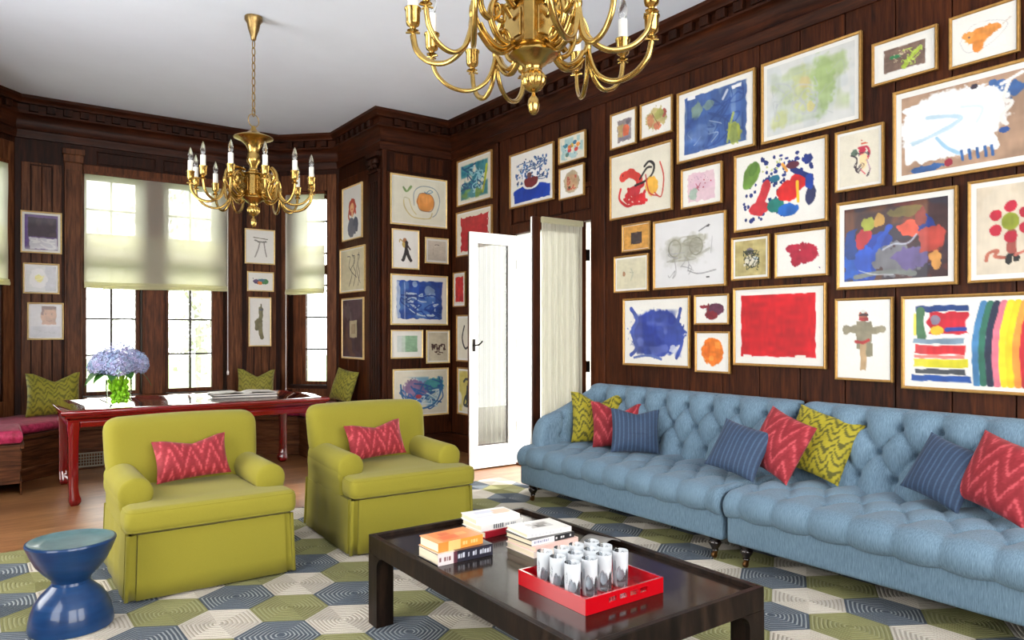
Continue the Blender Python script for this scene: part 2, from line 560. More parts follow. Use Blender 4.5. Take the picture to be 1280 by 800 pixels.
# bay mouth, return and bay walls
wb1, a, ux, uy, L = wall_with_holes('wall_back_right', (EX, NY), (3.46, NY), 0.2, [], M['walnut_dark'])
boards(wb1, a, ux, uy, [(0.02, L - 0.06, 0.2, 3.13, 0.41)])
boards(wb1, a, ux, uy, [(0.10, L - 0.12, 3.16, 3.34, 0.23)], gap=0.06, name='frieze_panel')
mb = MB(); mb.obox(a, ux, uy, L - 0.055, L + 0.0, -0.022, 0, 0.0, 3.38); mb.build('corner_stile', M['walnut'], wb1, smooth=False, bevel=0.008)

wb2, a, ux, uy, L = wall_with_holes('wall_bay_right', (3.46, NY + 0.2), (3.46, 8.42), 0.3, [], M['walnut_dark'])
# return face visible from inside the bay starts at the mouth
a = Vector((3.46, NY)); L = 8.42 - NY
boards(wb2, a, ux, uy, [(0.30, L - 0.01, 0.2, 3.2, 0.29)], t=0.014)
mb = MB()
mb.obox(a, ux, uy, 0.02, 0.27, -0.03, 0, 0.0, 3.12)                # pilaster
for k in range(4):
    mb.obox(a, ux, uy, 0.045 + k * 0.055, 0.08 + k * 0.055, -0.042, -0.03, 0.25, 3.02)
mb.build('pilaster', M['walnut_dark'], wb2, smooth=False, bevel=0.006)
mb = MB()
def scroll_bracket(mb, a, ux, uy, s0, z0):
    mb.obox(a, ux, uy, s0 - 0.02, s0 + 0.27, -0.07, -0.001, z0 + 0.17, z0 + 0.22)
    mb.obox(a, ux, uy, s0, s0 + 0.25, -0.05, -0.001, z0, z0 + 0.03)
    for k in range(3):
        p = a + ux * (s0 + 0.045 + 0.08 * k) - uy * 0.045
        mb.lathe([(0.004, -.04), (0.03, -.03), (0.036, 0), (0.03, .03), (0.004, .04)], (p.x, p.y, z0 + 0.12), 10, 'y')
        mb.lathe([(0.004, -.03), (0.02, -.02), (0.026, 0), (0.02, .02), (0.004, .03)], (p.x, p.y, z0 + 0.065), 10, 'y')
scroll_bracket(mb, a, ux, uy, 0.02, 3.12)
mb.build('carved_capital', M['walnut_dark'], wb2, bevel=0)

c2 = math.sqrt(0.5)
wb3, a3, ux3, uy3, L3 = wall_with_holes('wall_bay_right_corner', (3.46, 8.42), (2.91, 8.97), 0.3, [(0.165, 0.655, 0.70, 3.07)], M['walnut_dark'])
wb4, a4, ux4, uy4, L4 = wall_with_holes('wall_bay_centre', (2.91, 8.97), (0.19, 8.97), 0.3, [(0.65, 1.30, 0.66, 3.07), (1.55, 2.12, 0.66, 3.07)], M['walnut_dark'])
wb5, a5, ux5, uy5, L5 = wall_with_holes('wall_bay_left_corner', (0.19, 8.97), (-0.36, 8.42), 0.3, [(0.165, 0.655, 0.70, 3.07)], M['walnut_dark'])
wb6, a6, ux6, uy6, L6 = wall_with_holes('wall_bay_left', (-0.36, 8.42), (-0.36, NY + 0.2), 0.3, [], M['walnut_dark'])
boards(wb6, a6, ux6, uy6, [(0.01, 0.95, 0.2, 3.2, 0.29)], t=0.014)
wb7, *_ = wall_with_holes('wall_back_left', (-0.36, NY), (WX, NY), 0.2, [], M['walnut_dark'])
for w_, a_, ux_, uy_ in ((wb3, a3, ux3, uy3), (wb5, a5, ux5, uy5)):
    mb = MB()
    mb.obox(a_, ux_, uy_, 0.03, 0.15, -0.02, 0, 0.0, 3.30)
    mb.obox(a_, ux_, uy_, 0.67, 0.75, -0.02, 0, 0.0, 3.30)
    mb.obox(a_, ux_, uy_, 0.152, 0.668, -0.02, 0, 3.10, 3.30)
    mb.obox(a_, ux_, uy_, 0.152, 0.668, -0.02, 0, 0.0, 0.66)
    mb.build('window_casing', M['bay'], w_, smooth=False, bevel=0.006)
# centre wall: x = 2.91 - s
X4 = lambda x: 2.91 - x
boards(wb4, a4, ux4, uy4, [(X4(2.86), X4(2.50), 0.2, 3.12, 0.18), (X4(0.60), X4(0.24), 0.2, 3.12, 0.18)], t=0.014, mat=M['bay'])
raised_panels(wb4, a4, ux4, uy4, [(X4(0.52), X4(0.32), 0.6, 3.1), (X4(2.78), X4(2.58), 0.6, 3.1), (X4(1.50), X4(0.92), 3.18, 3.32), (X4(2.16), X4(1.58), 3.18, 3.32)], t=0.022, w=0.014)
mb = MB()
for x0, x1 in ((0.62, 0.785), (2.27, 2.44)):                     # pilasters beside the window
    mb.obox(a4, ux4, uy4, X4(x1), X4(x0), -0.045, 0, 0.0, 3.16)
    mb.obox(a4, ux4, uy4, X4(x1) + .02, X4(x0) - .02, -0.055, -0.045, 0.1, 3.08)
    mb.obox(a4, ux4, uy4, X4(x1) - 0.02, X4(x0) + 0.02, -0.075, 0, 3.24, 3.30)
    mb.obox(a4, ux4, uy4, X4(x1) - 0.01, X4(x0) + 0.01, -0.06, 0, 3.16, 3.24)
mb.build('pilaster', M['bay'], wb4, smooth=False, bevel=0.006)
mb = MB()
mb.obox(a4, ux4, uy4, X4(1.60), X4(1.37), -0.01, 0, 0.0, 3.07)    # broad centre pier
mb.obox(a4, ux4, uy4, X4(1.58), X4(1.39), -0.022, -0.010, 0.66, 3.07)
mb.obox(a4, ux4, uy4, X4(2.26), X4(0.79), -0.02, 0, 3.072, 3.16)
mb.obox(a4, ux4, uy4, X4(2.26), X4(0.79), -0.06, 0.05, 0.60, 0.66)
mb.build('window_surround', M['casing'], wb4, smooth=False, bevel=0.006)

def casement(n, a, ux, uy, s0, s1, z0, z1, cols, label_mat=M['casing'], rows=0.40, fr=0.045, depth=0.10, fr_side=None):
    """wooden casement with thin glazing bars, set into the wall"""
    root = bpy.data.objects.new('window_%d' % n, None); COL.objects.link(root); struct(root)
    mb = MB()
    fl, frr = fr_side or (fr, fr)
    g = 0.003
    mb.obox(a, ux, uy, s0 + g, s0 + fl, depth, depth + 0.06, z0 + g, z1 - g)
    mb.obox(a, ux, uy, s1 - frr, s1 - g, depth, depth + 0.06, z0 + g, z1 - g)
    mb.obox(a, ux, uy, s0 + fl, s1 - frr, depth, depth + 0.06, z0 + g, z0 + fr)
    mb.obox(a, ux, uy, s0 + fl, s1 - frr, depth, depth + 0.06, z1 - fr, z1 - g)
    mb.obox(a, ux, uy, s0 + fl, s1 - frr, depth, depth + 0.06, 2.08, 2.20)      # transom
    mb.build('window_frame', label_mat, root, smooth=False, bevel=0.004)
    mb = MB()
    for c in range(1, cols):
        x = s0 + fl + (s1 - frr - s0 - fl) * c / cols
        mb.obox(a, ux, uy, x - 0.011, x + 0.011, depth + 0.02, depth + 0.045, z0 + fr, z1 - fr)
    z = z0 + fr + rows
    while z < z1 - fr - 0.1:
        if abs(z - 2.14) > 0.1:
            mb.obox(a, ux, uy, s0 + fl, s1 - frr, depth + 0.0205, depth + 0.0445, z - 0.010, z + 0.010)
        z += rows
    mb.build('glazing_bar', M['lead'], root, smooth=False)
    mb = MB()
    mb.obox(a, ux, uy, s0 + fl, s1 - frr, depth + 0.031, depth + 0.034, z0 + fr, z1 - fr)
    mb.build('pane', M['pane'], root, smooth=False)
    return root

def thin_pane():
    m = bpy.data.materials.new('window_glass'); m.use_nodes = True
    nt = m.node_tree; nt.nodes.clear()
    out = nt.nodes.new('ShaderNodeOutputMaterial')
    tr = nt.nodes.new('ShaderNodeBsdfTransparent'); gl = nt.nodes.new('ShaderNodeBsdfGlossy')
    tr.inputs['Color'].default_value = (0.97, 0.985, 0.98, 1)
    gl.inputs['Roughness'].default_value = 0.0
    fr = nt.nodes.new('ShaderNodeFresnel'); fr.inputs['IOR'].default_value = 1.5
    mx = nt.nodes.new('ShaderNodeMixShader')
    link(nt, fr.outputs[0], mx.inputs[0]); link(nt, tr.outputs[0], mx.inputs[1]); link(nt, gl.outputs[0], mx.inputs[2])
    link(nt, mx.outputs[0], out.inputs['Surface'])
    return m
M['pane'] = thin_pane()
# s on the centre wall runs right to left
casement(1, a4, ux4, uy4, 1.55, 2.12, 0.66, 3.07, 2)
casement(2, a4, ux4, uy4, 0.65, 1.30, 0.66, 3.07, 2, fr_side=(0.13, 0.045))
casement(3, a3, ux3, uy3, 0.165, 0.655, 0.70, 3.07, 1, fr_side=(0.03, 0.17))
casement(4, a5, ux5, uy5, 0.165, 0.655, 0.70, 3.07, 1, fr_side=(0.06, 0.06))

# cornice: architrave, cove, dentil course and crown
sweep_room([(0.001, 3.36), (0.03, 3.36), (0.034, 3.40), (0.045, 3.42), (0.045, 3.44), (0.03, 3.452), (0.022, 3.48), (0.028, 3.53), (0.05, 3.575), (0.075, 3.595), (0.09, 3.60), (0.09, 3.618), (0.05, 3.62), (0.05, 3.70), (0.10, 3.702), (0.105, 3.715), (0.12, 3.73), (0.14, 3.75), (0.14, 3.779)], 'trim_3', M['walnut_h'])
mb = MB()
for i in range(len(ROOM)):
    p = Vector(ROOM[i]); q = Vector(ROOM[(i + 1) % len(ROOM)])
    if i in (8, 9): continue
    d = q - p; Lq = d.length; t = d / Lq; nin = Vector((-t.y, t.x)); out = -nin
    n = int((Lq - 0.1) / 0.15)
    for k in range(n):
        s0 = (Lq - n * 0.15) / 2 + k * 0.15 + 0.035
        mb.obox(p, t, nin, s0, s0 + 0.08, 0.045, 0.095, 3.628, 3.698)
struct(mb.build('trim_4', M['walnut_dark'], smooth=False, bevel=0.005))
sweep_room([(0.001, 0.0), (0.03, 0.0), (0.03, 0.15), (0.02, 0.17), (0.012, 0.19), (0.001, 0.19)], 'baseboard_room', M['walnut_h'], skip=(0,))
mb = MB()
mb.box(EX - 0.03, EX - 0.001, SY, 4.62, 0, 0.19); mb.box(EX - 0.03, EX - 0.001, 6.46, NY - 0.03, 0, 0.19)
struct(mb.build('baseboard_right', M['walnut_h'], smooth=False, bevel=0.006))

# rear and left walls, unseen; tall openings invented to let fill light in
REAR = [(0.5, 2.1, 0.5, 3.2), (2.5, 4.1, 0.5, 3.2)]
wl, a8, ux8, uy8, L8 = wall_with_holes('wall_left', (WX, NY), (WX, SY), 0.3, [(1.2, 2.8, 0.5, 3.1), (4.2, 5.8, 0.5, 3.1)], M['walnut'])
wre, a9, ux9, uy9, L9 = wall_with_holes('wall_rear', (WX, SY), (EX, SY), 0.3, [(0.35, 2.55, 0.9, 3.3), (3.0, 5.2, 0.9, 3.3)], M['walnut'])

# ------------------------------------------------------------------ french doors (both leaves stand open into the room)
def door_leaf(n, xh, xf, y, facing, outer, inner, stile=0.095, with_rod=True):
    """leaf from hinge xh to free edge xf in a plane of constant y; outer paint on side `facing` (-1 = towards -y)"""
    root = bpy.data.objects.new('door_%d' % n, None); COL.objects.link(root); struct(root)
    x0, x1 = min(xh, xf), max(xh, xf); t = 0.022; z0, z1 = 0.012, 2.345
    for side, mt in ((-1, outer if facing < 0 else inner), (1, inner if facing < 0 else outer)):
        ya, yb = (y - t, y) if side < 0 else (y, y + t)
        mb = MB()
        mb.box(x0, x0 + stile, ya, yb, z0, z1); mb.box(x1 - stile, x1, ya, yb, z0, z1)
        mb.box(x0 + stile, x1 - stile, ya, yb, z0, z0 + 0.22); mb.box(x0 + stile, x1 - stile, ya, yb, z1 - 0.11, z1)
        mb.build('door_frame', mt, root, smooth=False, bevel=0.005)
    MB().box(x0 + stile - 0.005, x1 - stile + 0.005, y - 0.002, y + 0.002, z0 + 0.215, z1 - 0.105).build('pane', M['pane'], root, smooth=False)
    return root

def lace_panel(parent, x0, x1, y, z0, z1, amp=0.008, waves=16, name='lace_curtain'):
    mb = MB()
    rnd = random.Random(3)
    ph = [rnd.random() * 6 for _ in range(5)]
    def fn(u, v):
        w = math.sin(u * waves * 2 * PI + ph[0]) * .6 + math.sin(u * waves * 1.37 * 2 * PI + ph[1]) * .4
        return (x0 + (x1 - x0) * u, y + amp * w, z0 + (z1 - z0) * v)
    mb.grid(fn, 160, 6)
    o = mb.build(name, M['lace'], parent)
    return o

far_leaf = door_leaf(1, 4.345, 3.785, 5.965, -1, M['white_paint'], M['walnut'])
lace_panel(far_leaf, 3.88, 4.25, 5.998, 0.24, 2.24)
mb = MB()
mb.box(3.815, 3.845, 5.935, 5.943, 1.17, 1.29)
mb.tube([(3.83, 5.935, 1.23), (3.83, 5.905, 1.23), (3.86, 5.893, 1.235), (3.90, 5.893, 1.27)], 0.008, 8)
mb.build('door_handle', M['iron'], far_leaf)
near_leaf = door_leaf(2, 4.325, 3.725, 4.87, 1, M['white_paint'], M['walnut'], stile=0.078)
lc = lace_panel(near_leaf, 3.805, 4.262, 4.832, 0.2, 2.335, amp=0.01, waves=18)
mb = MB(); mb.rbox((4.034, 4.834, 2.32), (0.475, 0.028, 0.055), 0.013)
mb.build('curtain_heading', M['shade_fold'], near_leaf)
mb = MB()
for z in (0.35, 1.0, 2.0):
    mb.box(4.326, 4.357, 4.835, 4.868, z, z + 0.10)
mb.build('hinge', M['iron'], near_leaf, smooth=False)
mb = MB()
for z in (0.35, 1.2, 2.0):
    mb.box(4.346, 4.358, 5.95, 5.985, z, z + 0.10)
mb.build('hinge', M['iron'], far_leaf, smooth=False)

# ------------------------------------------------------------------ roman shades
def roman_shade(label, a, ux, uy, s0, s1, z0, z1, zf, off=0.075):
    root = thing('roman_shade', label, 'window shade', (0, 0, 0), 0, 'linen roman shades in the bay windows')
    def P(s_, d, z): return (a.x + ux.x * s_ - uy.x * d, a.y + ux.y * s_ - uy.y * d, z)
    mb = MB()
    def f1(u, v): return P(s0 + (s1 - s0) * u, off + 0.004 * math.sin(v * 9) * math.sin(u * 5 + 1), z0 + 0.05 + (z1 - z0 - 0.05) * v)
    mb.grid(f1, 30, 30)
    mb.build('shade_cloth', M['shade'], root)
    mb = MB()
    def f2(u, v): return P(s0 + (s1 - s0) * u, off - 0.012 - 0.004 * math.sin(v * 12), z0 + 0.06 + (zf - z0 - 0.06) * v)
    mb.grid(f2, 30, 20)
    mb.build('lower_fold', M['shade_fold'], root)
    mb = MB()
    n = 40
    for k, (dz, dd, rr) in enumerate(((0.03, 0.012, 0.030), (0.012, 0.022, 0.020))):
        pts = [P(s0 + (s1 - s0) * i / n, off + dd, z0 + dz + 0.03 + 0.006 * math.sin(i / n * 5 + k)) for i in range(n + 1)]
        mb.tube(pts, rr, 10, flat=0.35)
    mb.build('hem_folds', M['shade_fold'], root)
    mb = MB(); mb.obox(a, ux, uy, s0, s1, -off - 0.012, -0.021, z1 - 0.001, z1 + 0.03)
    mb.build('headrail', M['casing'], root, smooth=False)
    return root
sh = roman_shade('wide cream linen roman shade over the two centre bay windows', a4, ux4, uy4, X4(2.258), X4(0.797), 1.81, 3.05, 2.42)
mb = MB(); mb.tube([(2.262, 8.875, 3.04), (2.262, 8.875, 0.90)], 0.004, 6)
mb.lathe([(0.004, 0), (0.012, 0.01), (0.014, 0.04), (0.004, 0.06)], (2.262, 8.875, 0.85), 8)
mb.build('pull_cord', M['candle'], sh)
sh = roman_shade('narrow cream roman shade on the slim window right of the centre pair', a3, ux3, uy3, 0.16, 0.66, 1.80, 3.05, 2.42)
e = a3 + ux3 * 0.668 - uy3 * 0.06
mb = MB(); mb.tube([(e.x, e.y, 3.04), (e.x, e.y, 0.66)], 0.005, 6)
mb.lathe([(0.004, 0), (0.012, 0.01), (0.014, 0.04), (0.004, 0.06)], (e.x, e.y, 0.61), 8)
mb.build('pull_cord', M['candle'], sh)
roman_shade('narrow cream roman shade on the slim window at the far left', a5, ux5, uy5, 0.16, 0.66, 1.80, 3.05, 2.42)

# ------------------------------------------------------------------ window seat round the bay
seat_in = [(2.76, 7.26), (2.76, 7.84), (2.30, 8.30), (0.65, 8.30), (0.19, 7.84), (0.19, 7.26)]
def inset(poly, d):
    out = []
    n = len(poly)
    for i in range(n):
        b = Vector(poly[i])
        t1 = (b - Vector(poly[i - 1])).normalized() if i > 0 else (Vector(poly[1]) - b).normalized()
        t2 = (Vector(poly[i + 1]) - b).normalized() if i < n - 1 else t1
        n1 = Vector((-t1.y, t1.x)); n2 = Vector((-t2.y, t2.x)); m = (n1 + n2).normalized()
        out.append(b + m * (d / max(.3, m.dot(n1))))
    return out
# the left arm of the bench and cushions carry slightly different heights at its end box
def bench_band(mb, d0, d1, z0, z1):
    A = inset(seat_in, d0); B = inset(seat_in, d1)
    for i in range(len(A) - 1):
        mb.add([(A[i].x, A[i].y, z0), (A[i + 1].x, A[i + 1].y, z0), (B[i + 1].x, B[i + 1].y, z0), (B[i].x, B[i].y, z0),
                (A[i].x, A[i].y, z1), (A[i + 1].x, A[i + 1].y, z1), (B[i + 1].x, B[i + 1].y, z1), (B[i].x, B[i].y, z1)],
               [(0, 1, 5, 4), (3, 7, 6, 2), (4, 5, 6, 7), (0, 3, 2, 1), (0, 4, 7, 3), (1, 2, 6, 5)])
bench = thing('window_seat', 'dark panelled wooden window seat built round the bay', 'bench', (1.55, 8.6, 0))
bl = Matrix.Translation((-1.55, -8.6, 0))
def shift(mb, dx, dy, dz=0):
    mb.v = [(x + dx, y + dy, z + dz) for x, y, z in mb.v]; return mb
# bench carcass fills back to the panelled walls
back = [(3.42, 7.262), (3.42, 8.395), (2.895, 8.92), (0.205, 8.92), (-0.32, 8.395), (-0.32, 7.262)]
mb = MB()
front = [(x, y) for x, y in seat_in]
for i in range(5):
    q = [front[i], front[i + 1], back[i + 1], back[i]]
    mb.prism(q, 0.10, 0.425)
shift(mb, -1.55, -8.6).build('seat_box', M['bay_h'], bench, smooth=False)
mb = MB()
fr2 = inset(seat_in, 0.03)
for i in range(5):
    q = [tuple(fr2[i]), tuple(fr2[i + 1]), front[i + 1], front[i]]
    mb.prism(q, 0.385, 0.425)
fr3 = inset(seat_in, 0.012)
for i in range(5):
    q = [tuple(fr3[i]), tuple(fr3[i + 1]), front[i + 1], front[i]]
    mb.prism(q, 0.0, 0.12); mb.prism(q, 0.20, 0.375)
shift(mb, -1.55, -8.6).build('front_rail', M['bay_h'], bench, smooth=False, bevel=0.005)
# vent grille
vg = thing('vent_grille', 'small pale metal vent grille low on the window seat front', 'vent', (0.795, 8.2735, 0.02))
mb = MB()
mb.box(-0.12, 0.12, -0.004, 0.008, 0, 0.012); mb.box(-0.12, 0.12, -0.004, 0.008, 0.128, 0.14)
mb.box(-0.12, -0.106, -0.004, 0.008, 0.012, 0.128); mb.box(0.106, 0.12, -0.004, 0.008, 0.012, 0.128)
mb.build('frame', M['grille'], vg, smooth=False)
mb = MB()
for k in range(1, 9): mb.box(-0.106 + k * 0.0236 - 0.003, -0.106 + k * 0.0236 + 0.003, -0.002, 0.004, 0.012, 0.128)
for k in range(1, 4): mb.box(-0.106, 0.106, -0.0015, 0.0035, 0.012 + k * 0.029 - 0.003, 0.012 + k * 0.029 + 0.003)
mb.build('slat', M['grille'], vg, smooth=False)

def cushion_slab(name, poly, z0, z1, r, label, mat, group, parent=None):
    """flat upholstered squab over a plan polygon, rounded edge"""
    n = len(poly)
    P = [Vector(p) for p in poly]
    prof = [(r, z0)] + [(r - r * math.sin(t), (z0 + z1) / 2 - (z1 - z0) / 2 * math.cos(t)) for t in [PI / 8 * k for k in range(1, 8)]] + [(r, z1), (r + 0.05, z1 + 0.006)]
    mb = MB(); v = []
    area = sum(P[i].x * P[(i + 1) % n].y - P[(i + 1) % n].x * P[i].y for i in range(n))
    sg = 1 if area > 0 else -1
    for d, z in prof:
        for i in range(n):
            a_ = P[i - 1]; b_ = P[i]; c_ = P[(i + 1) % n]
            t1 = (b_ - a_).normalized(); t2 = (c_ - b_).normalized()
            n1 = Vector((-t1.y, t1.x)) * sg; n2 = Vector((-t2.y, t2.x)) * sg; m = (n1 + n2).normalized()
            q = b_ + m * (d / max(.4, m.dot(n1)))
            v.append((q.x, q.y, z))
    f = []
    for j in range(len(prof) - 1):
        for i in range(n):
            i2 = (i + 1) % n
            q = (j * n + i, j * n + i2, (j + 1) * n + i2, (j + 1) * n + i)
            f.append(q if sg > 0 else q[::-1])
    top = tuple(range((len(prof) - 1) * n, len(prof) * n)); bot = tuple(range(n - 1, -1, -1))
    f += [top, bot] if sg > 0 else [top[::-1], bot[::-1]]
    mb.add(v, f)
    o = mb.build(name, mat, parent, angle=60)
    if label: tag(o, label, 'cushion', group)
    return o
G = 'pink velvet seat cushions of the window seat'
f0 = inset(seat_in, 0.02)
f0 = [tuple(p) for p in f0]
cushion_slab('seat_cushion', [f0[4], (f0[5][0], 7.24), (-0.315, 7.24), (-0.315, f0[4][1])], 0.43, 0.545, 0.035, 'bright pink velvet squab on the near left end of the window seat', M['pink'], G)
cushion_slab('seat_cushion', [(0.65, 8.275), f0[4], (-0.315, f0[4][1] + .01), (-0.315, 8.38), (0.22, 8.90), (0.65, 8.90)], 0.43, 0.515, 0.03, 'pink velvet squab in the left corner of the bay under a yellow pillow', M['pink'], G)
cushion_slab('seat_cushion', [(2.30, 8.275), (0.66, 8.275), (0.66, 8.90), (2.30, 8.90)], 0.43, 0.515, 0.03, 'long pink velvet squab under the centre bay windows', M['pink'], G)
cushion_slab('seat_cushion', [f0[1], (2.31, 8.27), (2.31, 8.90), (2.88, 8.90), (3.41, 8.38), (3.41, f0[1][1])], 0.43, 0.515, 0.03, 'pink velvet squab in the right corner of the bay', M['pink'], G)
cushion_slab('seat_cushion', [(f0[0][0], 7.27), (f0[1][0], f0[1][1] - .01), (3.41, f0[1][1] - .01), (3.41, 7.27)], 0.43, 0.53, 0.03, 'pink velvet squab on the near right end of the window seat', M['pink'], G)

# ------------------------------------------------------------------ pillows
def pillow(name, label, group, w, h, T, pattern, loc, face, lean=12, roll=0, dent=0.0, cat='pillow', n=48, mat=None):
    """face = plan direction (degrees, 0 = +x) the front looks to; lean back; roll in its own plane"""
    mb = MB(); cols = []
    rnd = random.Random(hash(label) % 9973 if False else len(label) * 7 + int(w * 100))
    ph = [rnd.random() * 6 for _ in range(6)]
    def pt(s_, t_, sd):
        x = w / 2 * s_ * (1 - 0.07 * (1 - t_ * t_))
        z = h / 2 * t_ * (1 - 0.07 * (1 - s_ * s_))
        if dent:
            z -= dent * max(0, 1 - abs(s_ - 0.05) * 1.35) * max(0, (t_ + 0.2) / 1.2) ** 1.5
        th = T / 2 * max(0.0, (1 - abs(s_) ** 2.4) * (1 - abs(t_) ** 2.4)) ** 0.55
        th *= 1 + 0.06 * math.sin(3 * s_ + ph[0]) * math.sin(4 * t_ + ph[1])
        if dent: th *= 1 + 0.25 * abs(s_) - 0.18 * max(0, 1 - abs(s_) * 2) * (t_ > -0.2)
        return (x, sd * th, h / 2 + z)
    for sd in (-1, 1):
        mb.grid(lambda u, v: pt(2 * u - 1, 2 * v - 1, sd), n, n, flip=(sd > 0))
        for j in range(n + 1):
            for i in range(n + 1):
                cols.append(pattern(2 * i / n - 1, 2 * j / n - 1))
    o = mb.build(name, mat or M['velvet'], angle=120)
    paint(o.data, cols)
    fa = R(face)
    Mz = Matrix.Rotation(fa + PI / 2, 4, 'Z')
    Mx = Matrix.Rotation(-R(lean), 4, 'X')
    My = Matrix.Translation((0, 0, h / 2)) @ Matrix.Rotation(R(roll), 4, 'Y') @ Matrix.Translation((0, 0, -h / 2))
    m = Mz @ Mx @ My
    # rest the lowest point on the given height
    zz = min((m @ Vector(v)).z for v in mb.v)
    o.matrix_world = Matrix.Translation((loc[0], loc[1], loc[2] - zz)) @ m
    tag(o, label, cat, group)
    return o

def tri(x): return abs((x % 1.0) - 0.5) * 2
def flame(lo, hi, k=2.6, m=3.0):
    """ikat flame chevrons"""
    lo = np.array(lo, float); hi = np.array(hi, float)
    def p(s_, t_):
        jag = 0.05 * math.sin(s_ * 34) + .03 * math.sin(s_ * 71 + t_ * 3)
        f = (t_ * k * 0.62 - tri(s_ * m * 0.5 + 0.1) * 1.35 + jag) % 1.0
        a_ = 1.0 if f < 0.17 else (0.3 if f < .26 else (0.0 if f < .7 else .22))
        a_ = a_ * 0.85 + 0.15 * RNG.rand()
        return lo + (hi - lo) * a_
    return p
def vermicelli(bg, fg):
    bg = np.array(bg, float); fg = np.array(fg, float)
    def p(s_, t_):
        f = (t_ * 3.1 + 0.5 * tri(s_ * 2.6) * 2 + 0.22 * math.sin(s_ * 11 + t_ * 6) + .1 * math.sin(s_ * 31)) % 1.0
        return bg if f < 0.36 else fg * (0.92 + 0.08 * RNG.rand())
    return p
def stripes_p(a_, b_, k=11):
    a_ = np.array(a_, float); b_ = np.array(b_, float)
    def p(s_, t_):
        f = (s_ * k) % 2.0
        return (b_ if f < 0.45 else a_) * (0.94 + 0.1 * RNG.rand())
    return p
RED_L, RED_H = (122, 8, 22), (192, 74, 82)
YB, YF = (78, 76, 6), (162, 150, 22)
BA, BB = (36, 56, 84), (62, 86, 114)
GP = 'yellow vermicelli pillows on the window seat'
ytop = 0.522
pillow('yellow_pillow', 'yellow-green patterned pillow at the left corner of the bay, left of the red table', GP, .47, .44, .17, vermicelli((92, 90, 14), (146, 140, 30)), (0.50, 8.50, ytop), -90, 14, 0, dent=0.08)
pillow('yellow_pillow', 'yellow-green pillow on the window seat behind the open book', GP, .42, .40, .15, vermicelli((100, 98, 24), (142, 136, 46)), (2.52, 8.62, ytop), -100, 14, 3, dent=0.08)
pillow('yellow_pillow', 'yellow-green pillow at the right end of the window seat, behind the second armchair', GP, .36, .38, .15, vermicelli((88, 86, 12), (140, 134, 34)), (3.27, 7.92, 0.535), -160, 16, 8, dent=0.0)

# ------------------------------------------------------------------ red lacquer table
def ming_table():
    t = thing('library_table', 'long glossy oxblood red lacquer table with hoof-footed legs in the bay', 'table', (1.50, 7.07, 0))
    hx, hy = 1.075, 0.585; Z = 0.75
    def ring(mb, prof):
        v = []; f = []
        for d, z in prof:
            v += [(-hx + d, -hy + d, z), (hx - d, -hy + d, z), (hx - d, hy - d, z), (-hx + d, hy - d, z)]
        for j in range(len(prof) - 1):
            for i in range(4):
                f.append((j * 4 + i, j * 4 + (i + 1) % 4, (j + 1) * 4 + (i + 1) % 4, (j + 1) * 4 + i))
        m = len(prof) * 4
        f.append((3, 2, 1, 0)); f.append((m - 4, m - 3, m - 2, m - 1))
        mb.add(v, f)
    mb = MB(); ring(mb, [(0.05, Z - 0.065), (0.03, Z - 0.06), (0.03, Z - 0.05), (0.012, Z - 0.04), (0.004, Z - 0.03), (0, Z - 0.018), (0.003, Z - 0.006), (0.012, Z), (0.10, Z), (0.104, Z - 0.002)])
    mb.build('tabletop', M['lacquer'], t, angle=50)
    mb = MB()
    ring(mb, [(0.065, Z - 0.09), (0.05, Z - 0.087), (0.05, Z - 0.078), (0.07, Z - 0.07), (0.07, Z - 0.063)])
    mb.build('waist', M['lacquer'], t, angle=50)
    mb = MB()
    zt, zb = Z - 0.088, Z - 0.140
    ow, iw = 0.055, 0.085
    for sx in (-1, 1):
        y0 = -hy + 0.15; mb.box(*(sorted((sx * (hx - ow), sx * (hx - iw)))), -hy + .13, hy - .13, zb, zt)
    for sy in (-1, 1):
        mb.box(-hx + .13, hx - .13, *sorted((sy * (hy - ow), sy * (hy - iw))), zb, zt)
    mb.build('apron', M['lacquer'], t, smooth=False, bevel=0.012, seg=3)
    for sx in (-1, 1):
        for sy in (-1, 1):
            mb = MB(); cx, cy = sx * (hx - 0.09), sy * (hy - 0.09)
            secs = [(zt, 0.042, 0), (zt - .05, 0.044, 0), (zt - .12, 0.038, 0), (0.35, 0.035, 0), (0.14, 0.036, 0.0), (0.09, 0.038, 0.004), (0.055, 0.046, 0.010), (0.03, 0.045, 0.012), (0.012, 0.036, 0.010), (0.0, 0.026, 0.008)]
            v = []; f = []; n = 16
            for z, hh, off in secs:
                for k in range(n):
                    a_ = 2 * PI * k / n; c_, s_ = math.cos(a_), math.sin(a_)
                    q = (abs(c_) ** 6 + abs(s_) ** 6) ** (-1 / 6)
                    v.append((cx - sx * off + hh * c_ * q, cy - sy * off + hh * s_ * q, z))
            for j in range(len(secs) - 1):
                for k in range(n):
                    f.append((j * n + k, (j + 1) * n + k, (j + 1) * n + (k + 1) % n, j * n + (k + 1) % n))
            f.append(tuple(range(n))); f.append(tuple(range(len(secs) * n - 1, (len(secs) - 1) * n - 1, -1)))
            mb.add(v, f); mb.build('leg', M['lacquer'], t, angle=50)
    return t
ming_table()

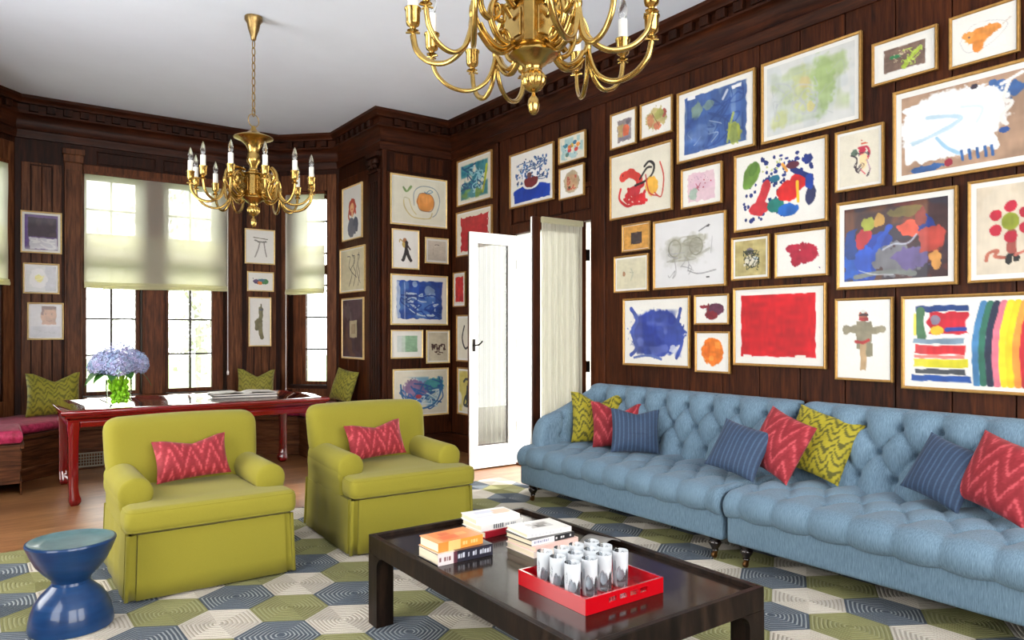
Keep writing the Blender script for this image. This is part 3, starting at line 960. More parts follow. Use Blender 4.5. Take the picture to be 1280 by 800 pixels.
# open book on the red table
ob = thing('open_book', 'large open book lying on the red lacquer table', 'book', (2.0, 7.30, 0.7505), R(-4))
mb = MB()
for sx in (-1, 1):
    def fn(u, v, sx=sx):
        x = sx * u * 0.29
        return (x, -0.17 + 0.34 * v, 0.006 + 0.030 * math.sin(min(1, u * 2.6) * PI * .5) * (1 - u * .55) + 0.0)
    mb.grid(fn, 16, 4, flip=sx < 0)
    mb.box(*sorted((sx * 0.002, sx * 0.288)), -0.169, 0.169, 0.004, 0.012)
mb.build('pages', plain('coated_paper', rgb(226, 222, 214), 0.4, nscale=4, nstr=0.02, var=0.08), ob)
mb = MB(); mb.box(-0.30, -0.01, -0.178, 0.178, 0, 0.004); mb.box(0.01, 0.30, -0.178, 0.178, 0, 0.004); mb.box(-0.01, 0.01, -0.178, 0.178, 0, 0.003)
mb.build('cover', plain('black_binding', rgb(40, 36, 34), 0.5, nscale=80), ob, smooth=False)

# hydrangeas in a glass vase
def hydrangea():
    t = thing('flower_vase', 'clear glass vase packed with pale blue hydrangeas on the red table', 'vase of flowers', (0.86, 6.80, 0.7505))
    mb = MB()
    mb.lathe([(0.092, 0.0), (0.095, 0.004), (0.097, 0.21), (0.094, 0.213), (0.091, 0.21), (0.089, 0.014), (0.001, 0.012)], n=40)
    mb.build('vase', M['vase_glass'], t, angle=50)
    mb = MB()
    rn = random.Random(5)
    for k in range(16):
        a_ = rn.random() * 2 * PI; r_ = rn.uniform(0.02, 0.07); b_ = a_ + rn.uniform(1.6, 3.4)
        mb.tube([(r_ * math.cos(a_), r_ * math.sin(a_), 0.02), (r_ * .4 * math.cos(b_), r_ * .4 * math.sin(b_), 0.15), (r_ * 1.1 * math.cos(b_), r_ * 1.1 * math.sin(b_), 0.26)], 0.007, 7)
    for k in range(60):
        a_ = rn.random() * 2 * PI; z = rn.uniform(0.03, 0.2); r_ = rn.uniform(0.03, 0.075)
        mb.lathe([(0.002, -.022), (0.014, -.01), (0.017, 0.0), (0.012, .014), (0.002, .022)], (r_ * math.cos(a_), r_ * math.sin(a_), z), 8)
    mb.build('stems', M['stem'], t)
    heads = [(0, -.02, .40, .13), (-.13, -.03, .345, .105), (.13, -.03, .345, .105), (-.07, .09, .36, .11), (.09, .09, .365, .11), (-.02, -.12, .33, .105), (-.15, .06, .32, .09), (.16, .05, .33, .09)]
    for hx_, hy_, hz_, hr in heads:
        hx_ *= .88
        mb = MB(); cols = []
        m_ = 190
        for k in range(m_):
            zc = 1 - 2 * (k + .5) / m_
            if zc < -0.75: continue
            rr = math.sqrt(1 - zc * zc); a_ = k * 2.39996
            nrm = Vector((rr * math.cos(a_), rr * math.sin(a_), zc))
            c_ = Vector((hx_, hy_, hz_)) + nrm * hr * rn.uniform(.92, 1.03)
            u_ = nrm.orthogonal().normalized(); w_ = nrm.cross(u_)
            rot = rn.random() * PI
            base = np.array([150, 164, 204]) + rn.uniform(-22, 26) + np.array([rn.uniform(-6, 22), rn.uniform(-4, 10), 0])
            for p in range(4):
                an = rot + p * PI / 2
                d1 = u_ * math.cos(an) + w_ * math.sin(an); d2 = u_ * math.cos(an + .62) + w_ * math.sin(an + .62); d0 = u_ * math.cos(an - .62) + w_ * math.sin(an - .62)
                L_ = 0.0155 * rn.uniform(.85, 1.15)
                mb.add([c_, c_ + d0 * L_ * .8 + nrm * .003, c_ + d1 * L_ * 1.15 + nrm * .006, c_ + d2 * L_ * .8 + nrm * .003], [(0, 1, 2, 3)])
                cols += [base * .86, base, base * 1.07, base]
        o_ = mb.build('flower_head', M['petal'], t, smooth=False)
        paint(o_.data, cols)
    mb = MB()
    for (px, py, pz, an, ln, wd, dr) in ((-.10, -.04, .28, 192, .16, .17, -.12), (-.08, -.08, .25, 215, .15, .09, -.06), (.10, -.03, .27, -5, .14, .12, -.12), (.03, -.10, .26, -75, .12, .09, -.05), (-.04, -.10, .25, -110, .13, .09, -.05), (.08, .05, .27, 35, .13, .08, -.03), (-.06, .08, .27, 130, .14, .08, -.03)):
        ca, sa = math.cos(R(an)), math.sin(R(an))
        def fn(u, v, px=px, py=py, pz=pz, ca=ca, sa=sa, ln=ln, wd=wd, dr=dr):
            w_ = wd * math.sin(min(1, u * 1.02 + .02) * PI) ** .7 * (v - .5)
            z = pz + .02 * math.sin(u * PI) + dr * u * u - abs(v - .5) * -.02
            return (px + ca * ln * u - sa * w_, py + sa * ln * u + ca * w_, z)
        mb.grid(fn, 10, 4)
    mb.build('leaf', M['leaf'], t)
    return t
hydrangea()

# ------------------------------------------------------------------ armchairs
def soft_prism(mb, outline, z0, z1, r, crown=0.0):
    """plan outline (anticlockwise) extruded with rounded edges"""
    n = len(outline); P = [Vector(p) for p in outline]
    nr = []
    for i in range(n):
        t_ = (P[(i + 1) % n] - P[i - 1]).normalized()
        nr.append(Vector((-t_.y, t_.x)))
    prof = [(r * 2.5, z0)] + [(r - r * math.sin(a), z0 + r - r * math.cos(a)) for a in [PI / 2 * k / 5 for k in range(6)]]
    prof += [(r - r * math.cos(a), z1 - r + r * math.sin(a)) for a in [PI / 2 * k / 5 for k in range(6)]]
    if crown:
        pass
    v = [(P[i].x + nr[i].x * d, P[i].y + nr[i].y * d, z) for d, z in prof for i in range(n)]
    f = []
    for j in range(len(prof) - 1):
        for i in range(n):
            f.append((j * n + i, j * n + (i + 1) % n, (j + 1) * n + (i + 1) % n, (j + 1) * n + i))
    from mathutils.geometry import tessellate_polygon
    o0 = (len(prof) - 1) * n
    for tri_ in tessellate_polygon([[Vector((x, y, 0)) for x, y, z in v[o0:]]]):
        a_, b_, c_ = tri_
        A_, B_, C_ = (Vector(v[o0 + q]) for q in (a_, b_, c_))
        if (B_ - A_).cross(C_ - A_).z < 0: b_, c_ = c_, b_
        f.append((o0 + a_, o0 + b_, o0 + c_)); f.append((c_, b_, a_))
    mb.add(v, f)

def round_poly(pts, r, k=6):
    """plan polygon with every corner rounded"""
    out = []; n = len(pts)
    for i in range(n):
        a_ = Vector(pts[i - 1]); b_ = Vector(pts[i]); c_ = Vector(pts[(i + 1) % n])
        rr = min(r, (a_ - b_).length * .45, (c_ - b_).length * .45)
        p0 = b_ + (a_ - b_).normalized() * rr; p2 = b_ + (c_ - b_).normalized() * rr
        L_ = (p0 - Vector(out[-1])).length if out else 0
        for j in range(k + 1):
            t_ = j / k
            q = p0 * (1 - t_) ** 2 + b_ * 2 * t_ * (1 - t_) + p2 * t_ * t_
            out.append((q.x, q.y))
    return out

def club_chair():
    t = thing('armchair', 'olive green skirted armchair beside the blue stool', 'armchair', (0.955, 3.985, RUG_Z), R(0), 'olive green skirted armchairs')
    W = 0.425; D = 0.90
    # body under the cushion
    mb = MB(); mb.rbox((0, 0.46, 0.20), (2 * W - 0.05, 0.84, 0.27), 0.03, 4)
    mb.build('seat_base', M['olive'], t, angle=60)
    # skirt: runs round the base with a kick pleat at each corner
    def side_pts(x0, y0, x1, y1, m):
        return [(x0 + (x1 - x0) * k / m, y0 + (y1 - y0) * k / m) for k in range(m + 1)]
    g = 0.022
    c_ = [(-W, 0), (W, 0), (W, D), (-W, D)]
    loop = []
    for i in range(4):
        a_ = Vector(c_[i]); b_ = Vector(c_[(i + 1) % 4]); d_ = (b_ - a_).normalized(); L_ = (b_ - a_).length
        nin = Vector((-d_.y, d_.x))
        st = [(0.012, .0), (0.014, .045), (0.045, .05), (0.047, 0.004)] if True else []
        pts = [a_ + d_ * s_ + nin * q for s_, q in ((0.002, 0.0), (0.016, -0.002), (0.020, .045), (0.046, .047), (0.052, 0.0))]
        n_ = 14
        for k in range(1, n_):
            pts.append(a_ + d_ * (0.052 + (L_ - 0.104) * k / n_) + nin * (0.003 * math.sin(k * 1.7 + i)))
        pts += [b_ - d_ * s_ + nin * q for s_, q in ((0.052, 0.0), (0.046, .047), (0.020, .045), (0.016, -0.002), (0.002, 0.0))]
        loop += pts
    mb = MB(); n = len(loop); v = []; f = []
    lev = [(0.335, 0.980), (0.30, 0.983), (0.2, 0.99), (0.1, 0.998), (0.012, 1.006)]
    cc = Vector((0, D / 2))
    for z, sc in lev:
        k_ = (0.335 - z) / 0.32
        for i, p in enumerate(loop):
            base = cc + (p - cc) * sc
            v.append((base.x, base.y, z))
    for j in range(len(lev) - 1):
        for i in range(n):
            i2 = (i + 1) % n
            f.append((j * n + i, (j + 1) * n + i, (j + 1) * n + i2, j * n + i2))
    f.append(tuple(range(n)))
    mb.add(v, f)
    sk = mb.build('skirt', M['olive'], t, angle=50)
    md = sk.modifiers.new('Solidify', 'SOLIDIFY'); md.thickness = 0.005; md.offset = -1
    # T-shaped seat cushion
    xi = W - 0.135
    T = round_poly([(-W - 0.005, -0.035), (W + 0.005, -0.035), (W + 0.005, 0.17), (xi, 0.185), (xi, 0.76), (-xi, 0.76), (-xi, 0.185), (-W - 0.005, 0.17)], 0.06)
    mb = MB(); soft_prism(mb, T, 0.342, 0.468, 0.042, 0.014)
    cu = mb.build('seat_cushion', M['olive'], t, angle=28)
    TP = [Vector(p) for p in T]
    nrm = [(TP[(i + 1) % len(TP)] - TP[i - 1]).normalized() for i in range(len(TP))]
    for z in (0.452, 0.358):
        mb = MB(); mb.tube([(TP[i].x - nrm[i].y * 0.011, TP[i].y + nrm[i].x * 0.011, z) for i in range(len(TP))], 0.005, 6, closed=True)
        mb.build('piping', M['olive'], cu)
    # arms: upright panel with a fat rolled top
    for sx in (-1, 1):
        mb = MB()
        def warp(u, v_, w, p, sx=sx):
            return (p[0] + sx * 0.012 * (w > 0), p[1], p[2])
        mb.rbox((sx * (W - 0.065), 0.51, 0.41), (0.115, 0.64, 0.20), 0.03, 4, warp)
        # roll, lathed along y with soft ends
        prof = [(0.004, 0.0)] + [(0.085 * math.sin(a), 0.028 * (1 - math.cos(a))) for a in [PI / 2 * k / 6 for k in range(1, 7)]]
        prof += [(0.086, 0.2), (0.084, 0.45), (0.082, 0.62)]
        s0 = len(mb.v)
        mb.lathe(prof, (sx * (W - 0.077), 0.175, 0.502), 28, 'y')
        for i in range(s0, len(mb.v)):
            x, y, z = mb.v[i]
            mb.v[i] = (x, y, z + 0.035 * max(0, (y - 0.35)) ** 1.0 * 0.6)
        mb.build('armrest', M['olive'], t, angle=70)
    # backrest: leans back, top softly rolled, broad enough to cover the arm ends
    def bw(u, v_, w, p):
        x, y, z = p
        zz = (w + 1) / 2
        wide = 1 - 0.05 * (1 - zz) ** 2 - 0.10 * max(0, .42 - zz)
        y2 = y + 0.085 * zz + (0.018 * (1 - u * u) * (-1 if v_ < 0 else 0)) * math.sin(zz * PI)
        z2 = z + 0.012 * (1 - u * u) * (w > 0.5)
        return (x * wide, y2, z2)
    mb = MB(); mb.rbox((0, 0.735, 0.615), (2 * W + 0.015, 0.19, 0.45), 0.075, 10, bw)
    mb.build('backrest', M['olive'], t, angle=80)
    mb = MB(); mb.rbox((0, 0.84, 0.38), (2 * W - 0.03, 0.10, 0.30), 0.04, 6)
    mb.build('back_panel', M['olive'], t, angle=80)
    return t
ch1 = club_chair()
ch2 = copy_tree(ch1)
ch2.location = (2.155, 4.02, RUG_Z); ch2.rotation_euler = (0, 0, R(-2.5))
ch2['label'] = 'olive green skirted armchair nearer the white french door'
GL = 'red flame-patterned lumbar pillows on the armchairs'
def on_chair(ch, x, y, z, label, face, w=.41, h=.25, roll=0, lean=22):
    p = Matrix.Translation(ch.location) @ Matrix.Rotation(ch.rotation_euler.z, 4, 'Z') @ Vector((x, y, z))
    return pillow('red_pillow', label, GL, w, h, .13, flame(RED_L, RED_H, 1.4, 3.4), (p.x, p.y, p.z), face, lean, roll, dent=0.035)
on_chair(ch1, 0.0, 0.52, 0.478, 'red flame-patterned lumbar pillow on the armchair by the blue stool', -92, roll=-4)
on_chair(ch2, -0.04, 0.50, 0.478, 'red flame-patterned lumbar pillow on the armchair nearer the door', -94, roll=-4)

# ------------------------------------------------------------------ tufted sofa in two sections
SF = 3.44
def ridge(x, p=0.5):
    return abs(math.sin(PI * x)) ** p

def tuft(u_, v_, rows, edge=0.0):
    """deep buttoning: u_ in button pitches along, v_ in rows (0 = first button row) -> puff height 0..1"""
    p = (u_ + v_) / 2.0; q = (u_ - v_) / 2.0
    if v_ < 0: return ridge(u_ / 2.0 * 1.0, .42) if False else ridge((u_) / 2.0, .45)
    if v_ > rows: return ridge((u_ + rows) / 2.0, .45)
    h = (abs(math.sin(PI * p)) * abs(math.sin(PI * q))) ** 0.38
    return h

def sofa_section(label, y0, y1, arm=False, far_end_free=True):
    """runs from y0 (near) to y1 (far); front faces -x"""
    t = thing('tufted_sofa', label, 'sofa', (SF + 0.45, (y0 + y1) / 2, RUG_Z), 0, 'two halves of the long blue buttoned sofa')
    ox, oy = SF + 0.45, (y0 + y1) / 2
    L_ = y1 - y0
    pit = 0.107          # half pitch along y
    nb = max(2, round(L_ / (2 * pit)))
    pit = L_ / (2 * nb)
    # base rail
    mb = MB(); mb.rbox((SF + 0.43 - ox, 0, 0.215), (0.86, L_ - 0.012, 0.17), 0.02, 6)
    mb.build('base_rail', M['sofa'], t, angle=60)
    yend = y1 - (0.15 if arm else 0.0)
    # seat: profile runs from the back, forward over the top, round the front roll
    ye = y1
    R_ = 0.085
    xb, xf = SF + 0.72, SF - 0.035
    flat = xb - (xf + R_)
    arc = PI * 0.95 * R_
    tot = flat + arc
    def prof(t_):
        """distance from back -> point, normal"""
        if t_ < flat: return (xb - t_, 0.4325, 0.0, 1.0)
        a_ = (t_ - flat) / R_
        return (xf + R_ - R_ * math.sin(a_), 0.4325 - R_ + R_ * math.cos(a_) * 1.0, -math.sin(a_), math.cos(a_))
    rowd = 0.17
    def seat(u, v):
        t_ = v * tot; y = y0 + (ye - y0) * u
        x, z, nx, nz = prof(t_)
        uu = (y - y0) / pit + 1
        vv = (flat - 0.10 - t_) / rowd          # 0 at the first row behind the roll
        if vv <= 0: h = ridge(uu / 2.0, .76)
        elif vv >= 2: h = ridge((uu + 2) / 2.0, .76)
        else:
            h = tuft(uu, vv, 2)
        rr_ = round(min(2, max(0, vv))); kk = round((uu - rr_) / 2) * 2 + rr_
        dd = math.hypot((uu - kk) * pit, (vv - rr_) * rowd)
        wq = min(1, max(0, (vv + .6) / .9)); wq = wq * wq * (3 - 2 * wq); h = h * (.5 + .5 * wq) + .42 * (1 - wq)
        h -= 0.6 * math.exp(-(dd / 0.018) ** 2)
        ends = min(1, min(y - y0, ye - y) / 0.05)
        ends = math.sqrt(max(0, 1 - (1 - ends) ** 2)) if ends < 1 else 1
        fall = 1.0
        under = max(0, (t_ - (flat + arc * .8)) / (arc * .2))
        d = 0.038 * h * fall * (1 - under) - 0.026 - 0.006 * under
        puff = 0.015 * math.sin(min(1, t_ / flat) * PI)
        x += nx * d; z += nz * d + puff * nz
        # rounded ends
        k_ = 0.05 * (1 - ends)
        return (x + (0.02 * (1 - ends) if nx < -0.3 else 0) - ox, y - oy, z - k_ * (nz > 0) * max(nz, 0) * .6)
    mb = MB(); mb.grid(seat, int(L_ / 0.010), 100)
    # close the ends
    for uu, rev in ((0, False), (1, True)):
        edge = [seat(uu, j / 60) for j in range(61)]
        c0 = (edge[0][0], edge[0][1], 0.27)
        n0 = len(mb.v); mb.v += edge + [c0]
        for j in range(60):
            f_ = (n0 + j, n0 + j + 1, n0 + 61)
            mb.f.append(f_ if not rev else f_[::-1]); mb.mi.append(0)
    mb.build('seat', M['sofa'], t, angle=180)
    # back: rises from the seat, leans, rolls over the top
    xs, xt = SF + 0.62, SF + 0.725
    z0_, z1_ = 0.40, 0.845
    slope = math.hypot(xt - xs, z1_ - z0_); Rt = 0.062
    arcb = PI * 0.98 * Rt
    totb = slope + arcb
    nx0, nz0 = -(z1_ - z0_) / slope, (xt - xs) / slope
    def bprof(t_):
        if t_ < slope:
            k = t_ / slope
            return (xs + (xt - xs) * k, z0_ + (z1_ - z0_) * k, nx0, nz0)
        a_ = (t_ - slope) / Rt
        a0 = math.atan2(nz0, -nx0)
        aa = a0 + a_
        cx = xt - nx0 * Rt; cz = z1_ - nz0 * Rt
        return (cx - Rt * math.cos(aa), cz + Rt * math.sin(aa), -math.cos(aa), math.sin(aa))
    rw = 0.145; first = 0.125
    btn = []
    def back(u, v):
        t_ = v * totb; y = y0 + (ye - y0) * u
        x, z, nx, nz = bprof(t_)
        uu = (y - y0) / pit
        vv = (t_ - first) / rw
        if vv <= 0: h = ridge((uu) / 2.0, .76)
        elif vv >= 2: h = ridge((uu + 2) / 2.0, .76)
        else: h = tuft(uu, vv, 2)
        rr_ = round(min(2, max(0, vv))); kk = round((uu - rr_) / 2) * 2 + rr_
        dd = math.hypot((uu - kk) * pit, (vv - rr_) * rw)
        h -= 0.9 * math.exp(-(dd / 0.019) ** 2)
        ends = min(1, min(y - y0, ye - y) / 0.05)
        e_ = math.sqrt(max(0, 1 - (1 - ends) ** 2)) if ends < 1 else 1
        lastw = max(0, (t_ - slope - arcb * .6) / (arcb * .4))
        ovr = min(1, max(0, (t_ - slope * .9) / (arcb * .5))); h = h * (1 - .62 * ovr) + .5 * ovr * .62
        d = 0.066 * h * (1 - lastw) - 0.030
        return (x + nx * d + 0.03 * (1 - e_) * (nx < -.3) - ox, y - oy, z + nz * d - 0.03 * (1 - e_) * max(nz, 0))
    mb = MB(); mb.grid(back, int(L_ / 0.012), 84, flip=True)
    for uu, rev in ((0, True), (1, False)):
        edge = [back(uu, j / 60) for j in range(61)]
        c0 = (edge[0][0] + .18, edge[0][1], 0.35)
        n0 = len(mb.v); mb.v += edge + [c0]
        for j in range(60):
            f_ = (n0 + j, n0 + j + 1, n0 + 61)
            mb.f.append(f_ if not rev else f_[::-1]); mb.mi.append(0)
    ba = mb.build('backrest', M['sofa'], t, angle=180)
    mb = MB(); mb.box(xt + 0.06 - ox, xt + 0.155 - ox, y0 + .02 - oy, ye - .02 - oy, 0.14, 0.90)
    mb.build('back_panel', M['sofa'], t, smooth=False, bevel=0.02, seg=3)
    # buttons
    def add_btn(mb, p, nx, nz):
        q = Vector(p); d_ = Vector((nx, 0, nz)).normalized()
        u_ = Vector((0, 1, 0)); w_ = d_.cross(u_); m = 10
        v = [q + d_ * 0.007]; f = []
        for rr, hh in ((0.006, 0.006), (0.010, 0.0), (0.010, -0.01)):
            v += [q + (u_ * math.cos(2 * PI * k / m) + w_ * math.sin(2 * PI * k / m)) * rr + d_ * hh for k in range(m)]
        f += [(0, 1 + k, 1 + (k + 1) % m) for k in range(m)]
        for j in range(2):
            for k in range(m): f.append((1 + j * m + k, 1 + (j + 1) * m + k, 1 + (j + 1) * m + (k + 1) % m, 1 + j * m + (k + 1) % m))
        mb.add(v, f)
    mb = MB()
    for r_ in range(3):
        t_ = first + r_ * rw
        for k in range(0, 2 * nb + 1):
            if (k + r_) % 2: continue
            y = y0 + k * pit
            if y < y0 + 0.03 or y > ye - 0.03: continue
            x, z, nx, nz = bprof(t_)
            add_btn(mb, (x - nx * 0.078 - ox, y - oy, z - nz * 0.078), nx, nz)
    mb.build('button', M['sofa'], ba)
    if arm:
        # scooped arm: top line falls from the back to the front; inner face buttoned
        xA, xB = SF + 0.10, SF + 0.80; th = 0.15
        def top(x):
            k = (x - xA) / (xB - xA); k = max(0, min(1, k))
            return 0.43 + 0.235 * min(1, math.sqrt(max(0, 1 - (1 - min(1, k / 0.16)) ** 2))) + 0.235 * (max(0, k - 0.12) / 0.88) ** 1.0 * (0.55 + .45 * math.sin(max(0, k - .12) / .88 * PI / 2))
        def armf(u, v):
            x = xA + (xB - xA) * u; zt = top(x); z0 = 0.30
            # section: inner face up, over, outer face down
            hgt = zt - z0; rr = th / 2
            up = max(0.02, hgt - rr); per = up * 2 + PI * rr; s_ = v * per
            if s_ < up: yy, zz, ny, nz = 0, z0 + s_, -1, 0
            elif s_ < up + PI * rr:
                a_ = (s_ - up) / rr; yy, zz, ny, nz = rr - rr * math.cos(a_), z0 + up + rr * math.sin(a_), -math.cos(a_), math.sin(a_)
            else: yy, zz, ny, nz = th, z0 + up - (s_ - up - PI * rr), 1, 0
            h = 0
            for bx, bz in ABT:
                dd = math.hypot(x - bx, zz - bz)
                h -= math.exp(-(dd / 0.032) ** 2)
                # soft pleats running up from each button
                if zz > bz: h -= 0.35 * math.exp(-((x - bx - (zz - bz) * .15) / 0.014) ** 2)
            h = max(h, -1.1) * 0.024 * (1 if ny < 0.3 else 0)
            e_ = min(1, u / 0.08); pin = (1 - math.sqrt(max(0, 1 - (1 - e_) ** 2))) * rr * .8
            yy = yy + (pin if ny < 0 else -pin) * (abs(ny))
            return (x - ox, y1 - th + yy + ny * h - oy, zz + nz * h)
        ABT = [(SF + 0.32, 0.50), (SF + 0.36, 0.645), (SF + 0.56, 0.50), (SF + 0.62, 0.70)]
        mb = MB(); mb.grid(armf, 90, 90)
        for uu, rev in ((0, True), (1, False)):
            edge = [armf(uu, j / 40) for j in range(41)]
            n0 = len(mb.v); mb.v += edge
            f_ = tuple(range(n0, n0 + 41)); mb.f.append(f_ if not rev else f_[::-1]); mb.mi.append(0)
        ar = mb.build('armrest', M['sofa'], t, angle=180)
        mb = MB()
        for bx, bz in ABT:
            mb.lathe([(0.004, -0.007), (0.010, -0.003), (0.010, 0.006)], (bx - ox, y1 - th + 0.021 - oy, bz), 10, 'y')
        mb.build('button', M['sofa'], ar)
    # turned legs with castors
    for lx, ly in ((SF + 0.06, y0 + 0.10), (SF + 0.06, y1 - 0.10), (SF + 0.80, y0 + 0.10), (SF + 0.80, y1 - 0.10)):
        mb = MB()
        mb.lathe([(0.034, 0.131), (0.034, 0.118), (0.026, 0.112), (0.036, 0.098), (0.038, 0.088), (0.026, 0.068), (0.018, 0.055), (0.021, 0.048), (0.016, 0.042)], (lx - ox, ly - oy, 0.0), 18)
        lg = mb.build('leg', M['dark_leg'], t, angle=60)
        mb = MB()
        mb.lathe([(0.006, -0.010), (0.017, -0.010), (0.019, -0.006), (0.019, 0.006), (0.017, 0.010), (0.006, 0.010)], (lx - ox - 0.008, ly - oy, 0.0195), 16, 'y')
        mb.lathe([(0.012, 0.02), (0.015, 0.03), (0.018, 0.045)], (lx - ox, ly - oy, 0.0), 12)
        mb.build('castor', M['castor'], lg, angle=60)
    return t
sofa_section('far half of the long blue buttoned sofa, with the scooped arm by the french door', 2.675, 4.66, arm=True)
sofa_section('near half of the long blue buttoned sofa, under the stripe painting', 0.53, 2.655)

GS = 'scatter pillows on the blue sofa'
zs = 0.462
pillow('yellow_pillow', 'yellow-green pillow against the sofa arm, furthest back of the far group', GS, .44, .42, .17, vermicelli(YB, YF), (3.985, 4.32, zs), -128, 14, 0, dent=0.09)
pillow('red_pillow', 'red flame-patterned pillow between the yellow and blue ones by the sofa arm', GS, .44, .37, .16, flame(RED_L, RED_H, 2.2, 2.4), (3.97, 4.05, zs), -125, 20, 0, dent=0.09)
pillow('blue_pillow', 'small blue ribbed pillow at the front of the far group by the sofa arm', GS, .36, .33, .14, stripes_p(BA, BB), (3.84, 3.76, zs), -128, 16, 2, dent=0.03)
pillow('blue_pillow', 'blue ribbed pillow leaning on a red one at the join of the sofa halves', GS, .34, .33, .14, stripes_p(BA, BB), (3.66, 2.76, zs), -165, 30, 14)
pillow('red_pillow', 'red flame-patterned pillow in the middle of the group at the sofa join', GS, .38, .38, .15, flame(RED_L, RED_H, 2.2, 2.4), (3.80, 2.60, zs), -188, 22, 16)
pillow('yellow_pillow', 'yellow-green pillow at the back of the group at the sofa join', GS, .40, .40, .15, vermicelli(YB, YF), (3.97, 2.42, zs), -165, 26, 16)
pillow('blue_pillow', 'blue ribbed pillow at the front of the near group on the sofa', GS, .33, .33, .14, stripes_p(BA, BB), (3.88, 1.70, zs), -185, 26, 16)
pillow('red_pillow', 'red flame-patterned pillow at the near end of the sofa', GS, .37, .36, .16, flame(RED_L, RED_H, 2.2, 2.4), (3.84, 1.42, zs), -192, 20, 14)
pillow('yellow_pillow', 'yellow-green pillow cut off by the frame edge at the near end of the sofa', GS, .38, .36, .15, vermicelli(YB, YF), (3.95, 1.13, zs), -175, 20, 10)

# ------------------------------------------------------------------ coffee table
def coffee_table():
    t = thing('coffee_table', 'low dark espresso wood coffee table with raised lip holding books and a red tray', 'coffee table', (1.86, 2.35, RUG_Z))
    hx, hy = 0.445, 0.745; Z = 0.41; zt = 0.392
    mb = MB(); mb.box(-hx + .026, hx - .026, -hy + .026, hy - .026, 0.355, zt)
    mb.build('tabletop', M['espresso_top'], t, smooth=False)
    mb = MB()
    for sy in (-1, 1):
        mb.box(-hx, hx, *sorted((sy * hy, sy * (hy - 0.025))), 0.325, Z)
    for sx in (-1, 1):
        mb.box(*sorted((sx * hx, sx * (hx - 0.025))), -hy + 0.0251, hy - 0.0251, 0.325, Z)
    mb.build('apron', M['espresso'], t, smooth=False, bevel=0.003)
    # legs with the quarter-round spandrels that ease into the apron
    for sx in (-1, 1):
        for sy in (-1, 1):
            mb = MB(); cx, cy = sx * hx, sy * hy; w = 0.085; d = 0.0252
            prof = []
            rr = 0.055
            out = [(0.0005, 0.0), (w, 0.0), (w, 0.325 - rr)] + [(w + rr - rr * math.cos(a), 0.325 - rr + rr * math.sin(a)) for a in [PI / 2 * k / 8 for k in range(1, 9)]] + [(0.0005, 0.3252)]
            def ext(axis):
                n = len(out)
                if axis == 'x':
                    v = [(cx - sx * p, cy - sy * q, z) for q in (0.0, d) for p, z in out]
                else:
                    v = [(cx - sx * q, cy - sy * (p if p > .01 else d + .0002), z) for q in (0.0, d) for p, z in out]
                f = [tuple(range(n)), tuple(range(2 * n - 1, n - 1, -1))] + [(i, i + n, (i + 1) % n + n, (i + 1) % n) for i in range(n)]
                mb.add(v, f)
            ext('x'); ext('y')
            x0, x1 = sorted((cx - sx * d, cx - sx * w)); y0_, y1_ = sorted((cy - sy * d, cy - sy * w))
            mb.box(x0, x1, y0_, y1_, 0, 0.35)
            o_ = mb.build('leg', M['espresso'], t, smooth=False)
            bm = bmesh.new(); bm.from_mesh(o_.data); bmesh.ops.recalc_face_normals(bm, faces=bm.faces); bm.to_mesh(o_.data); bm.free()
    return t
coffee_table()
TT = 0.3925 + RUG_Z

def book(label, x, y, z, w, l, h, rz, cover, spine_marks=None, top_marks=None, group='hardback books on the coffee table', spine=-1):
    """spine on the local -y side; w along x, l along y"""
    t = thing('hardback_book', label, 'book', (x, y, z), R(rz), group)
    c = 0.003
    mb = MB(); cols = []
    def panel(p0, ux_, uy_, nu, nv, fn, flip=False):
        s_ = len(mb.v)
        mb.grid(lambda u, v: tuple(Vector(p0) + Vector(ux_) * u + Vector(uy_) * v), nu, nv, flip)
        for j in range(nv + 1):
            for i in range(nu + 1): cols.append(fn(i / nu, j / nv))
    base = np.array(cover, float)
    tm = top_marks or []; sm = spine_marks or []
    def topc(u, v):
        c_ = base
        for (u0, u1, v0, v1, cc) in tm:
            if u0 <= u <= u1 and v0 <= v <= v1: c_ = np.array(cc, float)
        return c_
    def spc(u, v):
        c_ = base
        for (u0, u1, v0, v1, cc) in sm:
            if u0 <= u <= u1 and v0 <= v <= v1: c_ = np.array(cc, float)
        return c_
    panel((-w / 2, -l / 2, h), (w, 0, 0), (0, l, 0), 60, 30, topc)
    panel((-w / 2, -l / 2, 0), (w, 0, 0), (0, l, 0), 2, 2, lambda u, v: base, True)
    panel((-w / 2, -l / 2, 0), (w, 0, 0), (0, 0, h), 60, 14, spc)
    for zz in (0, h - c):                                   # board edges on the other three sides
        for p0, ux_ in (((-w / 2, -l / 2, zz), (0, l, 0)), ((w / 2, -l / 2, zz), (0, l, 0)), ((-w / 2, l / 2, zz), (w, 0, 0))):
            panel(p0, ux_, (0, 0, c), 1, 1, lambda u, v: base)
    panel((-w / 2, -l / 2, h - c), (w, 0, 0), (0, l, 0), 1, 1, lambda u, v: base, True)
    panel((-w / 2, -l / 2, c), (w, 0, 0), (0, l, 0), 1, 1, lambda u, v: base)
    o_ = mb.build('cover', M['book'], t, smooth=False)
    paint(o_.data, cols)
    mb = MB(); mb.box(-w / 2 + .004, w / 2 - .004, -l / 2 + .002, l / 2 - .004, c + .0002, h - c - .0002)
    mb.build('page_block', M['paper'], t, smooth=False)
    return t
def letters(u0, u1, v0, v1, col, n, seed):
    """rows of letter-like marks, too small to read"""
    rn = random.Random(seed); out = []
    w = (u1 - u0) / n
    for k in range(n):
        if rn.random() < .12: continue
        out.append((u0 + k * w, u0 + k * w + w * .62, v0 + rn.uniform(0, .1) * (v1 - v0), v1 - rn.uniform(0, .1) * (v1 - v0), col))
    return out
W_ = (236, 234, 230); K_ = (26, 26, 30)
